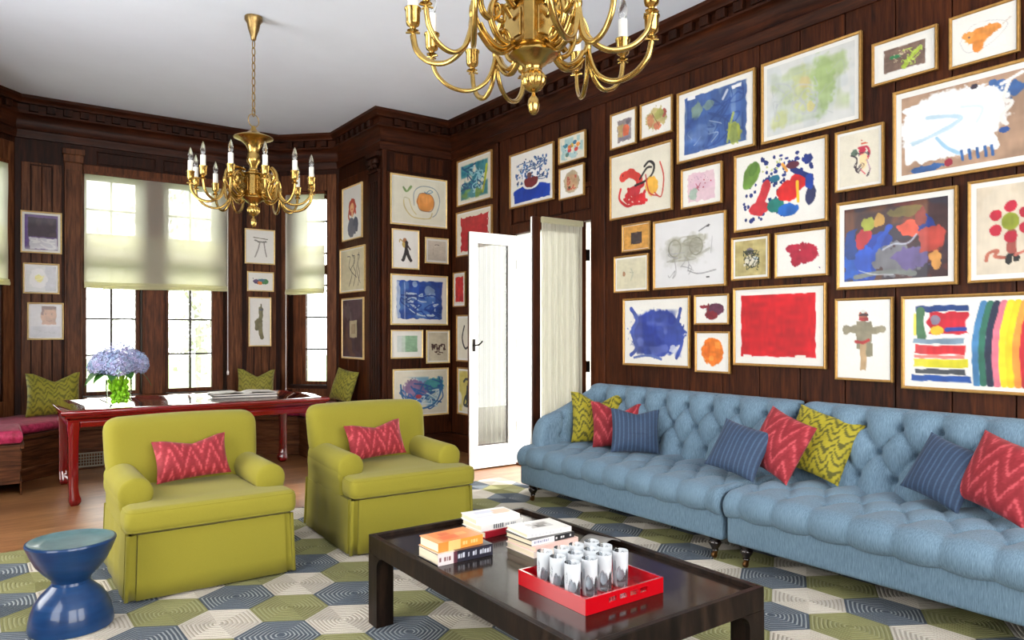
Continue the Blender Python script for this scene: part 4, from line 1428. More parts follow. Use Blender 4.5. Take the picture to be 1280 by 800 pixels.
# nearest stack
book('thick black-spined book with white lettering under the orange book', 1.605, 2.635, TT, .27, .17, .048, 0, (38, 38, 52),
     [(0, .27, 0, 1, (226, 214, 214)), (.27, .34, 0, 1, (96, 50, 62))] + letters(.36, .98, .3, .72, (206, 210, 222), 14, 1) + letters(.03, .24, .3, .7, (120, 70, 70), 5, 2), [(0, .3, 0, 1, (220, 208, 196))])
book('orange-covered book on top of the black-spined one', 1.59, 2.645, TT + .0485, .225, .15, .040, 2, (236, 146, 84),
     [(.0, .22, 0, 1, (240, 138, 60)), (.22, .5, 0, 1, (248, 190, 120)), (.5, 1, .0, 1, (240, 150, 60))] + letters(.55, .9, .3, .7, (250, 196, 130), 6, 3),
     [(.2, .55, .2, .5, (232, 112, 66)), (.3, .5, .55, .8, (224, 110, 60)), (.6, .8, .4, .6, (246, 176, 110)), (0, .12, 0, 1, (246, 176, 120))])
# stack at the back
book('red-spined book at the bottom of the back stack', 1.955, 2.855, TT, .23, .16, .030, 4, (168, 26, 44), None, None)
book('white book with dark lettering in the middle of the back stack', 1.95, 2.86, TT + .0305, .24, .165, .028, 0, (232, 232, 230), letters(.3, .55, .15, .9, (70, 74, 84), 5, 4) + letters(.58, .85, .3, .8, (150, 154, 160), 6, 5))
book('white book with an orange corner on top of the back stack', 1.94, 2.865, TT + .059, .235, .16, .026, -5, (238, 236, 232), None, [(.55, .95, .35, .8, (236, 190, 160)), (.2, .6, .55, .8, (206, 208, 222)), (.1, .45, .15, .3, (214, 214, 220))])
# stack beside the tray
book('cream-spined book at the bottom of the stack beside the red tray', 1.975, 2.505, TT, .25, .20, .026, 0, (238, 224, 212), None)
book('pink-spined book second from the bottom beside the red tray', 1.975, 2.505, TT + .0265, .245, .20, .022, 2, (232, 196, 186), None)
book('black and white lettered book third up beside the red tray', 1.965, 2.51, TT + .049, .24, .185, .024, 1, K_, [(0, .52, 0, 1, (232, 232, 236))] + letters(.06, .46, .3, .75, (130, 140, 170), 9, 6) + letters(.56, .95, .3, .7, (222, 222, 222), 7, 7))
book('white book with a grey photograph on top of the stack beside the red tray', 1.97, 2.525, TT + .0735, .235, .17, .020, -4, (236, 234, 230), letters(.1, .8, .2, .8, (206, 206, 210), 9, 8), [(.3, .78, .35, .8, (196, 194, 192)), (.42, .62, .4, .62, (110, 106, 104)), (.55, .72, .55, .75, (140, 136, 132)), (.3, .4, .6, .78, (150, 146, 142))])
# curled grey booklet at the far lip
gb = MB()
def gbf(u, v): return (-0.10 + 0.2 * u, -0.06 + 0.12 * v, 0.006 + 0.035 * math.sin(u * PI * .9) ** 1.2)
gb.grid(gbf, 20, 3)
gk = gb.build('booklet', plain('grey_paper', rgb(120, 118, 114), 0.5, nscale=9, nstr=.05, var=.2), None, loc=(2.17, 2.36, TT + .0045), rot=(0, 0, R(15)))
md = gk.modifiers.new('Solidify', 'SOLIDIFY'); md.thickness = 0.004
tag(gk, 'curled grey booklet on the coffee table behind the glasses', 'booklet')

# ------------------------------------------------------------------ tray and glasses
tr = thing('serving_tray', 'square scarlet lacquer tray with slotted handles, holding cut glasses', 'tray', (1.805, 2.005, TT))
hw = 0.19
mb = MB(); mb.box(-hw + .0082, hw - .0082, -hw + .0082, hw - .0082, 0.0005, 0.008)
mb.build('base', M['tray_red'], tr, smooth=False)
mb = MB(); th = 0.008; zt = 0.056
for sx in (-1, 1): mb.box(*sorted((sx * hw, sx * (hw - th))), -hw, hw, 0, zt)
def slotted(y0, y1):
    xs = [-hw + th]
    sl = [(-.082, -.046), (-.030, .006), (.022, .058), (.072, .108)]
    cuts = []
    for x0, x1 in sl: cuts += [x0, x1]
    edges = [-hw + th + .0001] + cuts + [hw - th - .0001]
    mb.box(edges[0], edges[-1], y0, y1, 0, 0.024); mb.box(edges[0], edges[-1], y0, y1, 0.040, zt)
    for k in range(0, len(edges), 2): mb.box(edges[k], edges[k + 1], y0, y1, 0.024, 0.040)
slotted(-hw, -hw + th); slotted(hw - th, hw)
mb.build('rim', M['tray_red'], tr, smooth=False)

def etched():
    """thin clear glass with cut white facets"""
    m = bpy.data.materials.new('cut_crystal'); m.use_nodes = True
    nt = m.node_tree; nt.nodes.clear()
    out = nt.nodes.new('ShaderNodeOutputMaterial')
    tr = nt.nodes.new('ShaderNodeBsdfTransparent'); tr.inputs['Color'].default_value = (0.93, 0.96, 0.98, 1)
    gl = nt.nodes.new('ShaderNodeBsdfGlossy'); gl.inputs['Roughness'].default_value = 0.04
    df = nt.nodes.new('ShaderNodeBsdfDiffuse'); df.inputs['Color'].default_value = (0.8, 0.84, 0.88, 1)
    fr = nt.nodes.new('ShaderNodeFresnel'); fr.inputs['IOR'].default_value = 1.5
    tc = nt.nodes.new('ShaderNodeTexCoord')
    mp = nt.nodes.new('ShaderNodeMapping'); mp.inputs['Scale'].default_value = (1, 1, .28)
    vo = nt.nodes.new('ShaderNodeTexVoronoi'); vo.inputs['Scale'].default_value = 40
    link(nt, tc.outputs['Object'], mp.inputs['Vector']); link(nt, mp.outputs['Vector'], vo.inputs['Vector'])
    r = nt.nodes.new('ShaderNodeMapRange'); r.inputs['From Min'].default_value = .40; r.inputs['From Max'].default_value = .5
    r.inputs['To Min'].default_value = 0.02; r.inputs['To Max'].default_value = .55
    link(nt, vo.outputs['Distance'], r.inputs['Value'])
    bp = nt.nodes.new('ShaderNodeBump'); bp.inputs['Strength'].default_value = .8; bp.inputs['Distance'].default_value = .004
    link(nt, vo.outputs['Distance'], bp.inputs['Height']); link(nt, bp.outputs['Normal'], gl.inputs['Normal']); link(nt, bp.outputs['Normal'], fr.inputs['Normal'])
    m1 = nt.nodes.new('ShaderNodeMixShader'); m2 = nt.nodes.new('ShaderNodeMixShader')
    link(nt, fr.outputs[0], m1.inputs[0]); link(nt, tr.outputs[0], m1.inputs[1]); link(nt, gl.outputs[0], m1.inputs[2])
    link(nt, r.outputs['Result'], m2.inputs[0]); link(nt, m1.outputs[0], m2.inputs[1]); link(nt, df.outputs[0], m2.inputs[2])
    link(nt, m2.outputs[0], out.inputs['Surface'])
    return m
M['crystal'] = etched()
g0 = thing('highball_glass', 'x', 'glass', (0, 0, 0), 0, 'cut highball glasses on the red tray')
mb = MB()
mb.lathe([(0.024, 0.0), (0.0265, 0.002), (0.028, 0.012), (0.0285, 0.06), (0.0295, 0.128), (0.0288, 0.1305), (0.0278, 0.128), (0.0262, 0.06), (0.0245, 0.022), (0.018, 0.016), (0.001, 0.015)], n=28)
mb.build('glass', M['crystal'], g0, angle=70)
gx = [-0.115, -0.038, 0.04, 0.115]; gy = [-0.06, 0.018, 0.096]
rowname = ['nearest', 'middle', 'farthest']; coln = ['first', 'second', 'third', 'last']
k = 0
for j in range(3):
    for i in range(4):
        g_ = g0 if k == 0 else copy_tree(g0)
        g_.location = (1.805 + gx[i] - 0.02 + RNG.uniform(-.004, .004), 2.005 + gy[j] + RNG.uniform(-.004, .004), TT + 0.0085)
        g_['label'] = 'cut highball glass, %s from the left in the %s row on the red tray' % (coln[i], rowname[j])
        k += 1

# ------------------------------------------------------------------ blue stool
mb = MB()
prof = [(0.17, 0.0), (0.183, 0.004), (0.186, 0.015), (0.182, 0.05), (0.172, 0.09), (0.171, 0.093), (0.160, 0.125), (0.159, 0.128), (0.135, 0.165), (0.105, 0.195), (0.086, 0.215), (0.083, 0.228), (0.090, 0.245), (0.12, 0.275), (0.155, 0.32), (0.178, 0.37), (0.192, 0.405), (0.197, 0.418), (0.195, 0.426), (0.188, 0.4275), (0.186, 0.425), (0.184, 0.395)]
mb.lathe(prof, n=64)
mb.v = [(x * .93, y * .93, z * .93) for x, y, z in mb.v]
st = mb.build('garden_stool', M['ceramic'], None, loc=(0.295, 3.86, RUG_Z), angle=30)
tp = MB(); tp.lathe([(0.001, .4135), (0.12, .415), (0.172, .421), (0.181, .4285), (0.187, .4285), (0.1865, .4245), (0.182, .404), (0.05, .402)][::-1], n=64)
tp.v = [(x * .93, y * .93, z * .93) for x, y, z in tp.v]
tp.build('stool_top', plain('grey_green_glaze', rgb(78, 108, 112), 0.28, coat=0.2, nscale=14, nstr=.25, ndist=.004, var=.25), st, angle=50)
tag(st, 'blue glazed hourglass ceramic stool left of the first armchair', 'stool')

# ------------------------------------------------------------------ rug of hexagons
def rug():
    px, py = 0.3235, 0.2985
    cB = ((68, 77, 88), (146, 152, 154)); cC = ((184, 177, 165), (160, 152, 140)); cG = ((120, 119, 76), (146, 145, 106))
    cGr = ((150, 150, 138), (182, 180, 166))
    v = []; f = []; mi = []
    x0, x1, y0, y1 = -0.99, 2.85, -3.9, 1.62       # relative to the blue hexagon at (1.01, 3.79)
    rn = random.Random(9)
    sx = px / (py / 0.8660254)
    Rr = py / 1.5 * 1.0
    mats = []
    for key, (a_, b_) in (('blue', cB), ('cream', cC), ('green', cG)):
        mats.append(plain('rug_%s' % key, rgb(*a_), 0.95, nscale=220, nstr=.4, var=.10))
        mats.append(plain('rug_%s_line' % key, rgb(*b_), 0.95, nscale=220, nstr=.4, var=.10))
    for j in range(-6, 15):
        for i in range(-12, 14):
            cx = px * (i + j / 2); cy = -py * j
            if cx < x0 - .2 or cx > x1 + .2 or cy < y0 - .2 or cy > y1 + .2: continue
            ci = (i - j) % 3
            rings = 9; prev = None
            hexv = [(cx + sx * Rr * math.cos(PI / 6 + PI / 3 * k), cy + Rr * math.sin(PI / 6 + PI / 3 * k)) for k in range(6)]
            dx, dy = rn.uniform(-.01, .01), rn.uniform(-.008, .008)
            def ringpts(q):
                w = 1 - q
                out = []
                for k in range(6):
                    a0 = hexv[k]; a1 = hexv[(k + 1) % 6]
                    for s_ in (0, .5):
                        bx = a0[0] + (a1[0] - a0[0]) * s_; by = a0[1] + (a1[1] - a0[1]) * s_
                        ox_, oy_ = bx - cx, by - cy
                        L2 = math.hypot(ox_ / sx, oy_)
                        rnd_ = (Rr * .93 / L2) ** (0.75 * w)
                        out.append((cx + dx * w * 2 + ox_ * q * rnd_, cy + dy * w * 2 + oy_ * q * rnd_))
                return out
            levels = []
            n_ = 9
            for r_ in range(n_):
                q = 1 - r_ / n_
                g_ = 0.42 / n_
                levels += [(q - 0.001, 0.004, 0), (q - .12 / n_, 0.0068, 0), (q - .5 / n_, 0.0068, 0), (q - .62 / n_, 0.0045, 1)]
            P = [(ringpts(max(.004, q)), z, m_) for q, z, m_ in levels]
            base = len(v)
            for pts, z, m_ in P: v += [(x, y, z) for x, y in pts]
            for r_ in range(len(P) - 1):
                for k in range(12):
                    f.append((base + r_ * 12 + k, base + r_ * 12 + (k + 1) % 12, base + (r_ + 1) * 12 + (k + 1) % 12, base + (r_ + 1) * 12 + k))
                    mi.append(ci * 2 + (1 if P[r_][2] == 1 else 0))
            f.append(tuple(base + (len(P) - 1) * 12 + k for k in range(12))); mi.append(ci * 2)
    bm = bmesh.new()
    me = bpy.data.meshes.new('rug'); me.from_pydata(v, [], f)
    for m_ in mats: me.materials.append(m_)
    me.polygons.foreach_set('material_index', mi)
    bm.from_mesh(me)
    for co, no in (((x0, 0, 0), (-1, 0, 0)), ((x1, 0, 0), (1, 0, 0)), ((0, y0, 0), (0, -1, 0)), ((0, y1, 0), (0, 1, 0))):
        bmesh.ops.bisect_plane(bm, geom=bm.verts[:] + bm.edges[:] + bm.faces[:], plane_co=co, plane_no=no, clear_outer=True)
    # backing slab with a bound edge
    vs = [bm.verts.new(p) for p in ((x0, y0, -.006), (x1, y0, -.006), (x1, y1, -.006), (x0, y1, -.006), (x0 - .004, y0 - .004, .003), (x1 + .004, y0 - .004, .003), (x1 + .004, y1 + .004, .003), (x0 - .004, y1 + .004, .003))]
    for q in ((3, 2, 1, 0), (0, 1, 5, 4), (1, 2, 6, 5), (2, 3, 7, 6), (3, 0, 4, 7), (4, 5, 6, 7)):
        fc = bm.faces.new([vs[k_] for k_ in q]); fc.material_index = 2
    bm.to_mesh(me); bm.free()
    o = bpy.data.objects.new('rug', me); COL.objects.link(o)
    o.location = (1.01, 3.79, 0.0061); o.rotation_euler = (0, 0, R(1.6))
    tag(o, 'large wool rug of blue, cream and green hexagons on the wood floor', 'rug')
rug()

# ------------------------------------------------------------------ chandeliers
def chandelier(label, x, y, rz):
    t = thing('chandelier', label, 'chandelier', (x, y, H), R(rz), 'brass candle-arm chandeliers')
    dz = -H
    def Z(p): return [(r, z + dz) for r, z in p]
    mb = MB(); mb.lathe(Z([(0.012, 3.60), (0.018, 3.605), (0.022, 3.63), (0.04, 3.68), (0.05, 3.73), (0.066, 3.755), (0.066, 3.779)]), n=28)
    mb.build('ceiling_rose', M['brass_dull'], t, angle=50)
    # chain
    mb = MB(); z = 3.603; k = 0
    while z > 3.08:
        pts = []
        for i in range(16):
            a_ = 2 * PI * i / 16
            px = 0.0135 * math.cos(a_); pz = 0.034 * math.sin(a_)
            pts.append((px, 0, z - 0.030 + pz + dz) if k % 2 else (0, px, z - 0.030 + pz + dz))
        mb.tube(pts, 0.0042, 6, closed=True); z -= 0.058; k += 1
    mb.build('chain', M['brass_dull'], t)
    zr = z + .022 - .048
    mb = MB(); mb.tube([(0.05 * math.cos(2 * PI * i / 32), 0, 2.985 + 0.05 * math.sin(2 * PI * i / 32) + dz) for i in range(32)], 0.0035, 8, closed=True)
    mb.tube([(0.012 * math.cos(2 * PI * i / 16), 0.0, 3.046 + 0.016 * math.sin(2 * PI * i / 16) + dz) for i in range(16)], 0.003, 6, closed=True)
    mb.build('ring', M['brass_dull'], t)
    # body: bell dish, baluster, faceted box, turned boss and acorn finial
    mb = MB()
    mb.lathe(Z([(0.006, 2.945), (0.014, 2.94), (0.018, 2.925), (0.03, 2.905), (0.06, 2.885), (0.11, 2.868), (0.143, 2.855), (0.146, 2.848), (0.135, 2.843), (0.10, 2.83), (0.06, 2.795), (0.042, 2.75), (0.045, 2.72), (0.052, 2.69), (0.05, 2.665), (0.032, 2.64), (0.025, 2.62), (0.036, 2.605), (0.036, 2.595), (0.025, 2.585), (0.03, 2.57), (0.03, 2.53)][::-1]), n=36)
    mb.build('stem', M['brass'], t, angle=50)
    mb = MB()
    q = 0.085
    def oct_(h, c): return [(-h + c, -h), (h - c, -h), (h, -h + c), (h, h - c), (h - c, h), (-h + c, h), (-h, h - c), (-h, -h + c)]
    mb.prism(oct_(0.105, .03), 2.555 + dz, 2.568 + dz)
    mb.prism(oct_(0.088, .025), 2.405 + dz, 2.554 + dz)
    for a_ in range(4):
        ca, sa = math.cos(a_ * PI / 2), math.sin(a_ * PI / 2)
        s0 = len(mb.v); mb.box(-0.045, 0.045, -0.0935, -0.0885, 2.43 + dz, 2.53 + dz)
        for i in range(s0, len(mb.v)):
            px, py, pz = mb.v[i]; mb.v[i] = (px * ca - py * sa, px * sa + py * ca, pz)
    mb.build('lantern_box', M['brass'], t, smooth=False, bevel=0.004)
    mb = MB()
    mb.lathe(Z([(0.001, 2.165), (0.010, 2.168), (0.018, 2.18), (0.023, 2.20), (0.020, 2.222), (0.008, 2.238), (0.007, 2.248), (0.014, 2.252)]), n=20)
    mb.lathe(Z([(0.014, 2.252), (0.03, 2.262), (0.043, 2.285), (0.046, 2.305), (0.036, 2.318)]), n=48, flute=0.06, nf=16)
    mb.lathe(Z([(0.036, 2.318), (0.03, 2.33), (0.034, 2.345), (0.05, 2.355), (0.062, 2.368), (0.082, 2.376), (0.092, 2.384), (0.092, 2.392), (0.085, 2.398), (0.085, 2.405)]), n=36)
    mb.build('finial', M['brass'], t, angle=50)
    # four branched arms, three candles each
    for q in range(4):
        ca, sa = math.cos(q * PI / 2), math.sin(q * PI / 2)
        def P(r, z, off=0.0, ca=ca, sa=sa): return (r * ca - off * sa, r * sa + off * ca, z + dz)
        mb = MB()
        main = spline([P(.09, 2.545), P(.13, 2.575), P(.175, 2.545), P(.19, 2.49), P(.165, 2.43), P(.125, 2.405), P(.092, 2.42)], 7)
        mb.tube(main, 0.010, 8, flat=1.6)
        # upper scroll
        sc1 = spline([P(.085, 2.59), P(.14, 2.60), P(.20, 2.585), P(.23, 2.54), P(.22, 2.495), P(.185, 2.478), P(.155, 2.50), P(.16, 2.53), P(.182, 2.535)], 7)
        mb.tube(sc1, [0.010] * (len(sc1) - 8) + [0.010 - .0005 * k for k in range(8)], 8, flat=1.5)
        # lower scroll near the boss
        sc2 = spline([P(.235, 2.45), P(.21, 2.415), P(.165, 2.385), P(.125, 2.39), P(.112, 2.42), P(.13, 2.445), P(.15, 2.435)], 7)
        mb.tube(sc2, 0.010, 8, flat=1.5)
        sc3 = spline([P(.10, 2.50), P(.135, 2.535), P(.165, 2.52), P(.16, 2.485), P(.135, 2.48), P(.13, 2.50)], 6)
        mb.tube(sc3, 0.007, 8, flat=1.5)
        mb.tube(spline([P(.092, 2.40), P(.14, 2.365), P(.19, 2.375), P(.235, 2.42)], 6), 0.0085, 8, flat=1.5)
        # link to the joint
        mb.tube(spline([P(.205, 2.60), P(.245, 2.56), P(.262, 2.50), P(.24, 2.445)], 6), 0.0085, 8, flat=1.4)
        mb.lathe([(0.004, -.028), (0.012, -.02), (0.014, 0), (0.012, .02), (0.004, .028)], P(.262, 2.485), 12)
        arm = mb.build('arm', M['brass'], t, angle=60)
        for kk in (-1, 0, 1):
            al = kk * PI / 6
            cr = 0.445
            ex, ey = cr * math.cos(al), cr * math.sin(al)
            st_ = (0.262, 0.0)
            def Q(f, z):
                r_ = st_[0] + (ex - st_[0]) * f; o_ = st_[1] + (ey - st_[1]) * f
                return P(r_, z, o_)
            mb = MB()
            u_ = spline([Q(0.0, 2.50), Q(0.03, 2.43), Q(.16, 2.36), Q(.42, 2.325), Q(.72, 2.34), Q(.93, 2.39), Q(1.0, 2.45)], 7)
            mb.tube(u_, 0.0088, 8, flat=1.3)
            cx, cy, cz = P(ex, 0, ey)
            mb.lathe([(0.001, 2.425), (0.006, 2.432), (0.008, 2.445), (0.005, 2.455), (0.010, 2.462), (0.022, 2.466), (0.010, 2.472), (0.013, 2.479), (0.023, 2.486), (0.026, 2.497), (0.027, 2.537), (0.031, 2.542), (0.031, 2.548), (0.020, 2.549)], (cx, cy, dz), 18)
            a_ = al
            for w_ in (0, PI / 2):
                dx, dy = 0.026 * math.cos(w_ + a_ + q * PI / 2), 0.026 * math.sin(w_ + a_ + q * PI / 2)
                mb.tube([(cx - dx, cy - dy, 2.458 + dz), (cx + dx, cy + dy, 2.458 + dz)], 0.004, 6)
            br = mb.build('candle_branch', M['brass'], t, angle=60)
            mb = MB(); mb.lathe([(0.0185, 2.546), (0.0185, 2.625), (0.015, 2.628)], (cx, cy, dz), 16)
            mb.build('candle_sleeve', M['candle'], br, angle=60)
            mb = MB(); mb.lathe([(0.011, 2.6285), (0.016, 2.64), (0.0185, 2.655), (0.016, 2.68), (0.009, 2.705), (0.003, 2.72), (0.001, 2.724)], (cx, cy, dz), 16)
            mb.build('bulb', M['bulb'], br, angle=60)
    return t
chandelier('brass candle chandelier hanging whole in front of the bay windows', 1.63, 5.65, 24)
chandelier('brass candle chandelier nearest the sofa wall, its top out of the picture', 1.63, 2.12, -2)

# ------------------------------------------------------------------ children's paintings
class Art:
    """a sheet of paint: pixels laid as vertex colours; x runs right, y runs down, both 0..1"""
    def __init__(self, w, h, bg, seed, res=0.0052):
        self.nx = max(24, int(w / res)); self.ny = max(24, int(h / res)); self.asp = w / h
        self.rs = np.random.RandomState(seed)
        self.X, self.Y = np.meshgrid(np.linspace(0, 1, self.nx), np.linspace(0, 1, self.ny))
        self.c = np.ones((self.ny, self.nx, 3)) * np.array(bg, float)
        self.c += (self.rs.rand(self.ny, self.nx, 1) - .5) * 5
    def noise(self, fx, fy=None, seed=None):
        fy = fy or fx; fx *= self.asp if self.asp > 1 else 1
        rs = self.rs if seed is None else np.random.RandomState(seed)
        gx, gy = int(fx) + 3, int(fy) + 3
        g = rs.rand(gy, gx)
        x = self.X * fx; y = self.Y * fy
        i = x.astype(int); j = y.astype(int); u = x - i; v = y - j
        u = u * u * (3 - 2 * u); v = v * v * (3 - 2 * v)
        return (g[j, i] * (1 - u) + g[j, i + 1] * u) * (1 - v) + (g[j + 1, i] * (1 - u) + g[j + 1, i + 1] * u) * v
    def put(self, mask, col, a=1.0):
        m = np.clip(mask, 0, 1)[..., None] * a
        self.c = self.c * (1 - m) + np.array(col, float) * m
        return self
    def warp(self, amt, f=6):
        return (self.noise(f) - .5) * amt, (self.noise(f) - .5) * amt
    def rect(self, col, x0, y0, x1, y1, rough=0.02, a=1.0, soft=0.006):
        wx, wy = self.warp(rough * 2, 12)
        d = np.minimum(np.minimum(self.X + wx - x0, x1 - self.X - wx), np.minimum(self.Y + wy - y0, y1 - self.Y - wy))
        return self.put(d / soft + .5, col, a)
    def blob(self, col, cx, cy, rx, ry, rough=0.25, a=1.0, soft=0.08, rot=0, f=5):
        dx = self.X - cx; dy = self.Y - cy
        if rot:
            c, s_ = math.cos(R(rot)), math.sin(R(rot)); dx, dy = dx * c + dy * s_ / self.asp, -dx * s_ * self.asp + dy * c
        d = np.sqrt((dx / rx) ** 2 + (dy / ry) ** 2) + ((self.noise(f * 2) - .5) * 1.3 + (self.noise(f * 5) - .5) * .9) * rough
        return self.put((1 - d) / soft + .5, col, a)
    def stroke(self, col, pts, w, rough=0.2, a=1.0, dry=0.0, smooth=True):
        if smooth and len(pts) > 2:
            pts = [tuple(p)[:2] for p in spline([(x, y, 0) for x, y in pts], 6)]
        d = np.full(self.X.shape, 9.0)
        for (x0, y0), (x1, y1) in zip(pts[:-1], pts[1:]):
            ax, ay = x0 * self.asp, y0; bx, by = x1 * self.asp - ax, y1 - ay
            px, py = self.X * self.asp - ax, self.Y - ay
            t_ = np.clip((px * bx + py * by) / (bx * bx + by * by + 1e-9), 0, 1)
            d = np.minimum(d, np.hypot(px - t_ * bx, py - t_ * by))
        ww = w * (1 + (self.noise(14) - .5) * rough * 2)
        m = (ww - d) / 0.008 + .5
        if dry: m = m * np.clip((self.noise(30, 60) - dry) * 6, 0, 1)
        return self.put(m, col, a)
    def wash(self, col, f, thr=.5, a=.5, x0=0, y0=0, x1=1, y1=1, soft=.15, fy=None):
        n = self.noise(f, fy)
        e = np.minimum(np.minimum(self.X - x0, x1 - self.X), np.minimum(self.Y - y0, y1 - self.Y))
        return self.put(np.clip((n - thr) / soft, 0, 1) * np.clip(e / .04 + .5, 0, 1), col, a)
    def dots(self, col, n, r, x0, y0, x1, y1, avoid=None):
        for _ in range(n):
            self.blob(col, self.rs.uniform(x0, x1), self.rs.uniform(y0, y1), r / self.asp * self.rs.uniform(.6, 1.3), r * self.rs.uniform(.6, 1.3), .1, rot=0)
        return self
    def scrib(self, col, n, w, x0, y0, x1, y1, seg=5, a=1.0, step=.3):
        for _ in range(n):
            p = [(self.rs.uniform(x0, x1), self.rs.uniform(y0, y1))]
            for k in range(seg):
                q = (p[-1][0] + self.rs.uniform(-step, step) * (x1 - x0), p[-1][1] + self.rs.uniform(-step, step) * (y1 - y0))
                p.append((min(x1, max(x0, q[0])), min(y1, max(y0, q[1]))))
            self.stroke(col, p, w, a=a)
        return self

def A_green_swirl(A):
    A.wash((60, 130, 140), 4, .3, .95, .08, .1, .93, .93); A.wash((30, 110, 130), 7, .5, .9, .1, .1, .8, .8)
    A.scrib((30, 80, 120), 8, .02, .1, .12, .85, .7); A.scrib((150, 200, 210), 6, .014, .3, .2, .9, .8)
    A.stroke((170, 180, 40), [(.78, .85), (.86, .5), (.9, .25)], .04); A.wash((120, 150, 60), 6, .55, .8, .1, .7, .9, .95)
def A_red_wash(A):
    A.rect((186, 40, 44), .1, .1, .93, .95, .03); A.wash((150, 20, 30), 4, .5, .5, .1, .35, .9, .9)
def A_small_red(A):
    A.rect((196, 44, 40), .08, .08, .92, .92, .02); A.wash((150, 24, 26), 5, .5, .5, .1, .1, .9, .9)
def A_dark_curve(A):
    A.stroke((40, 38, 40), [(.3, .2), (.2, .5), (.35, .75), (.6, .6), (.5, .3)], .025); A.stroke((150, 40, 40), [(.6, .8), (.8, .5)], .02)
def A_yellow_dark(A):
    A.wash((206, 190, 90), 3, .35, .9); A.scrib((50, 60, 66), 6, .03, .25, .2, .8, .85)
def A_bowl(A):
    A.rect((14, 56, 160), .08, .72, .95, .96, .015); A.blob((14, 56, 160), .5, .76, .44, .12, .06); A.wash((30, 80, 190), 6, .6, .4, .1, .7, .95, .95)
    A.dots((60, 96, 150), 60, .028, .12, .12, .92, .6); A.dots((140, 180, 214), 30, .022, .14, .15, .9, .62); A.dots((30, 50, 90), 25, .02, .15, .12, .8, .6)
    A.scrib((40, 76, 130), 9, .008, .15, .2, .85, .6)
    A.blob((240, 240, 240), .5, .64, .2, .1, .05); A.blob((120, 40, 44), .5, .58, .17, .13, .05); A.rect((244, 244, 246), .3, .38, .7, .52, .02); A.dots((60, 96, 150), 12, .03, .3, .3, .7, .5); A.blob((110, 70, 70), .46, .46, .06, .06)
def A_dots(A):
    A.wash((150, 190, 196), 5, .45, .8, .05, .05, .95, .95)
    for c, x, y in (((206, 70, 60), .68, .6), ((200, 60, 70), .4, .58), ((220, 180, 60), .5, .4), ((60, 130, 150), .25, .35), ((230, 150, 70), .75, .42), ((60, 110, 140), .62, .3), ((90, 130, 120), .3, .75), ((220, 120, 60), .4, .45)): A.blob(c, x, y, .08, .09, .2)
    A.dots((70, 120, 140), 14, .03, .15, .3, .85, .85)
def A_brown_ball(A):
    A.blob((176, 160, 130), .5, .5, .36, .4, .12); A.blob((196, 150, 110), .5, .52, .26, .28, .2, .7); A.scrib((170, 80, 60), 6, .02, .32, .3, .7, .75); A.blob((60, 60, 40), .4, .68, .05, .05)
def A_orange_grey(A):
    A.rect((150, 140, 140), .24, .2, .84, .88, .03); A.rect((186, 160, 110), .26, .36, .5, .8, .04); A.rect((216, 110, 76), .5, .38, .74, .78, .05); A.blob((110, 100, 110), .72, .3, .12, .1); A.rect((130, 124, 140), .3, .72, .8, .86, .04)
def A_tan_leaf(A):
    A.blob((190, 176, 120), .5, .5, .36, .34, .3); A.blob((206, 140, 100), .3, .52, .12, .2, .3); A.blob((200, 120, 90), .55, .75, .13, .14, .3); A.blob((180, 90, 74), .78, .42, .08, .14, .3); A.blob((160, 160, 90), .6, .4, .14, .15, .3)
    A.stroke((110, 80, 50), [(.35, .3), (.6, .75)], .01)
def A_red_fig(A):
    A.stroke((210, 60, 50), [(.2, .36), (.33, .32), (.47, .42), (.5, .5)], .075); A.blob((214, 62, 52), .24, .34, .09, .07, .1); A.dots((120, 20, 20), 2, .014, .18, .3, .26, .34)
    A.scrib((196, 34, 40), 12, .022, .15, .5, .58, .85); A.stroke((204, 40, 44), [(.16, .55), (.14, .72), (.3, .86), (.5, .78), (.62, .82)], .022)
    A.blob((200, 50, 60), .42, .62, .09, .09, .3)
    A.stroke((34, 30, 32), [(.58, .26), (.66, .2), (.74, .27), (.72, .4), (.6, .5), (.42, .54)], .02); A.stroke((40, 34, 34), [(.5, .45), (.62, .3), (.7, .3)], .018)
    A.blob((232, 170, 50), .7, .6, .1, .16, .3, .9); A.stroke((206, 70, 60), [(.84, .25), (.9, .5), (.86, .8), (.75, .72)], .012); A.stroke((196, 60, 60), [(.6, .4), (.66, .7), (.8, .78)], .012)
def A_big_blue(A):
    A.rect((66, 96, 156), .075, .07, .925, .94, .012); A.wash((54, 88, 150), 5, .45, .7, .08, .08, .92, .93); A.wash((110, 134, 170), 9, .6, .6, .08, .08, .92, .93, fy=3)
    A.scrib((36, 66, 130), 12, .012, .12, .12, .88, .9, a=.7); A.stroke((190, 200, 220), [(.62, .25), (.68, .14)], .02); A.blob((150, 170, 120), .25, .3, .07, .14, .4, .6); A.blob((150, 170, 120), .42, .28, .08, .07, .4, .5)
    A.blob((170, 180, 60), .76, .78, .09, .16, .4, .75); A.stroke((180, 190, 70), [(.68, .9), (.72, .66), (.76, .5)], .02, a=.7); A.stroke((176, 186, 70), [(.84, .9), (.82, .7)], .02, a=.7)
    A.scrib((150, 168, 196), 4, .006, .12, .5, .6, .9, seg=2); A.wash((96, 124, 176), 8, .6, .6, .08, .08, .92, .93, fy=3); A.wash((40, 70, 134), 4, .55, .6, .1, .4, .6, .93); A.rect((236, 236, 240), .12, .05, .24, .11, .01); A.rect((236, 236, 240), .74, .1, .86, .15, .01)
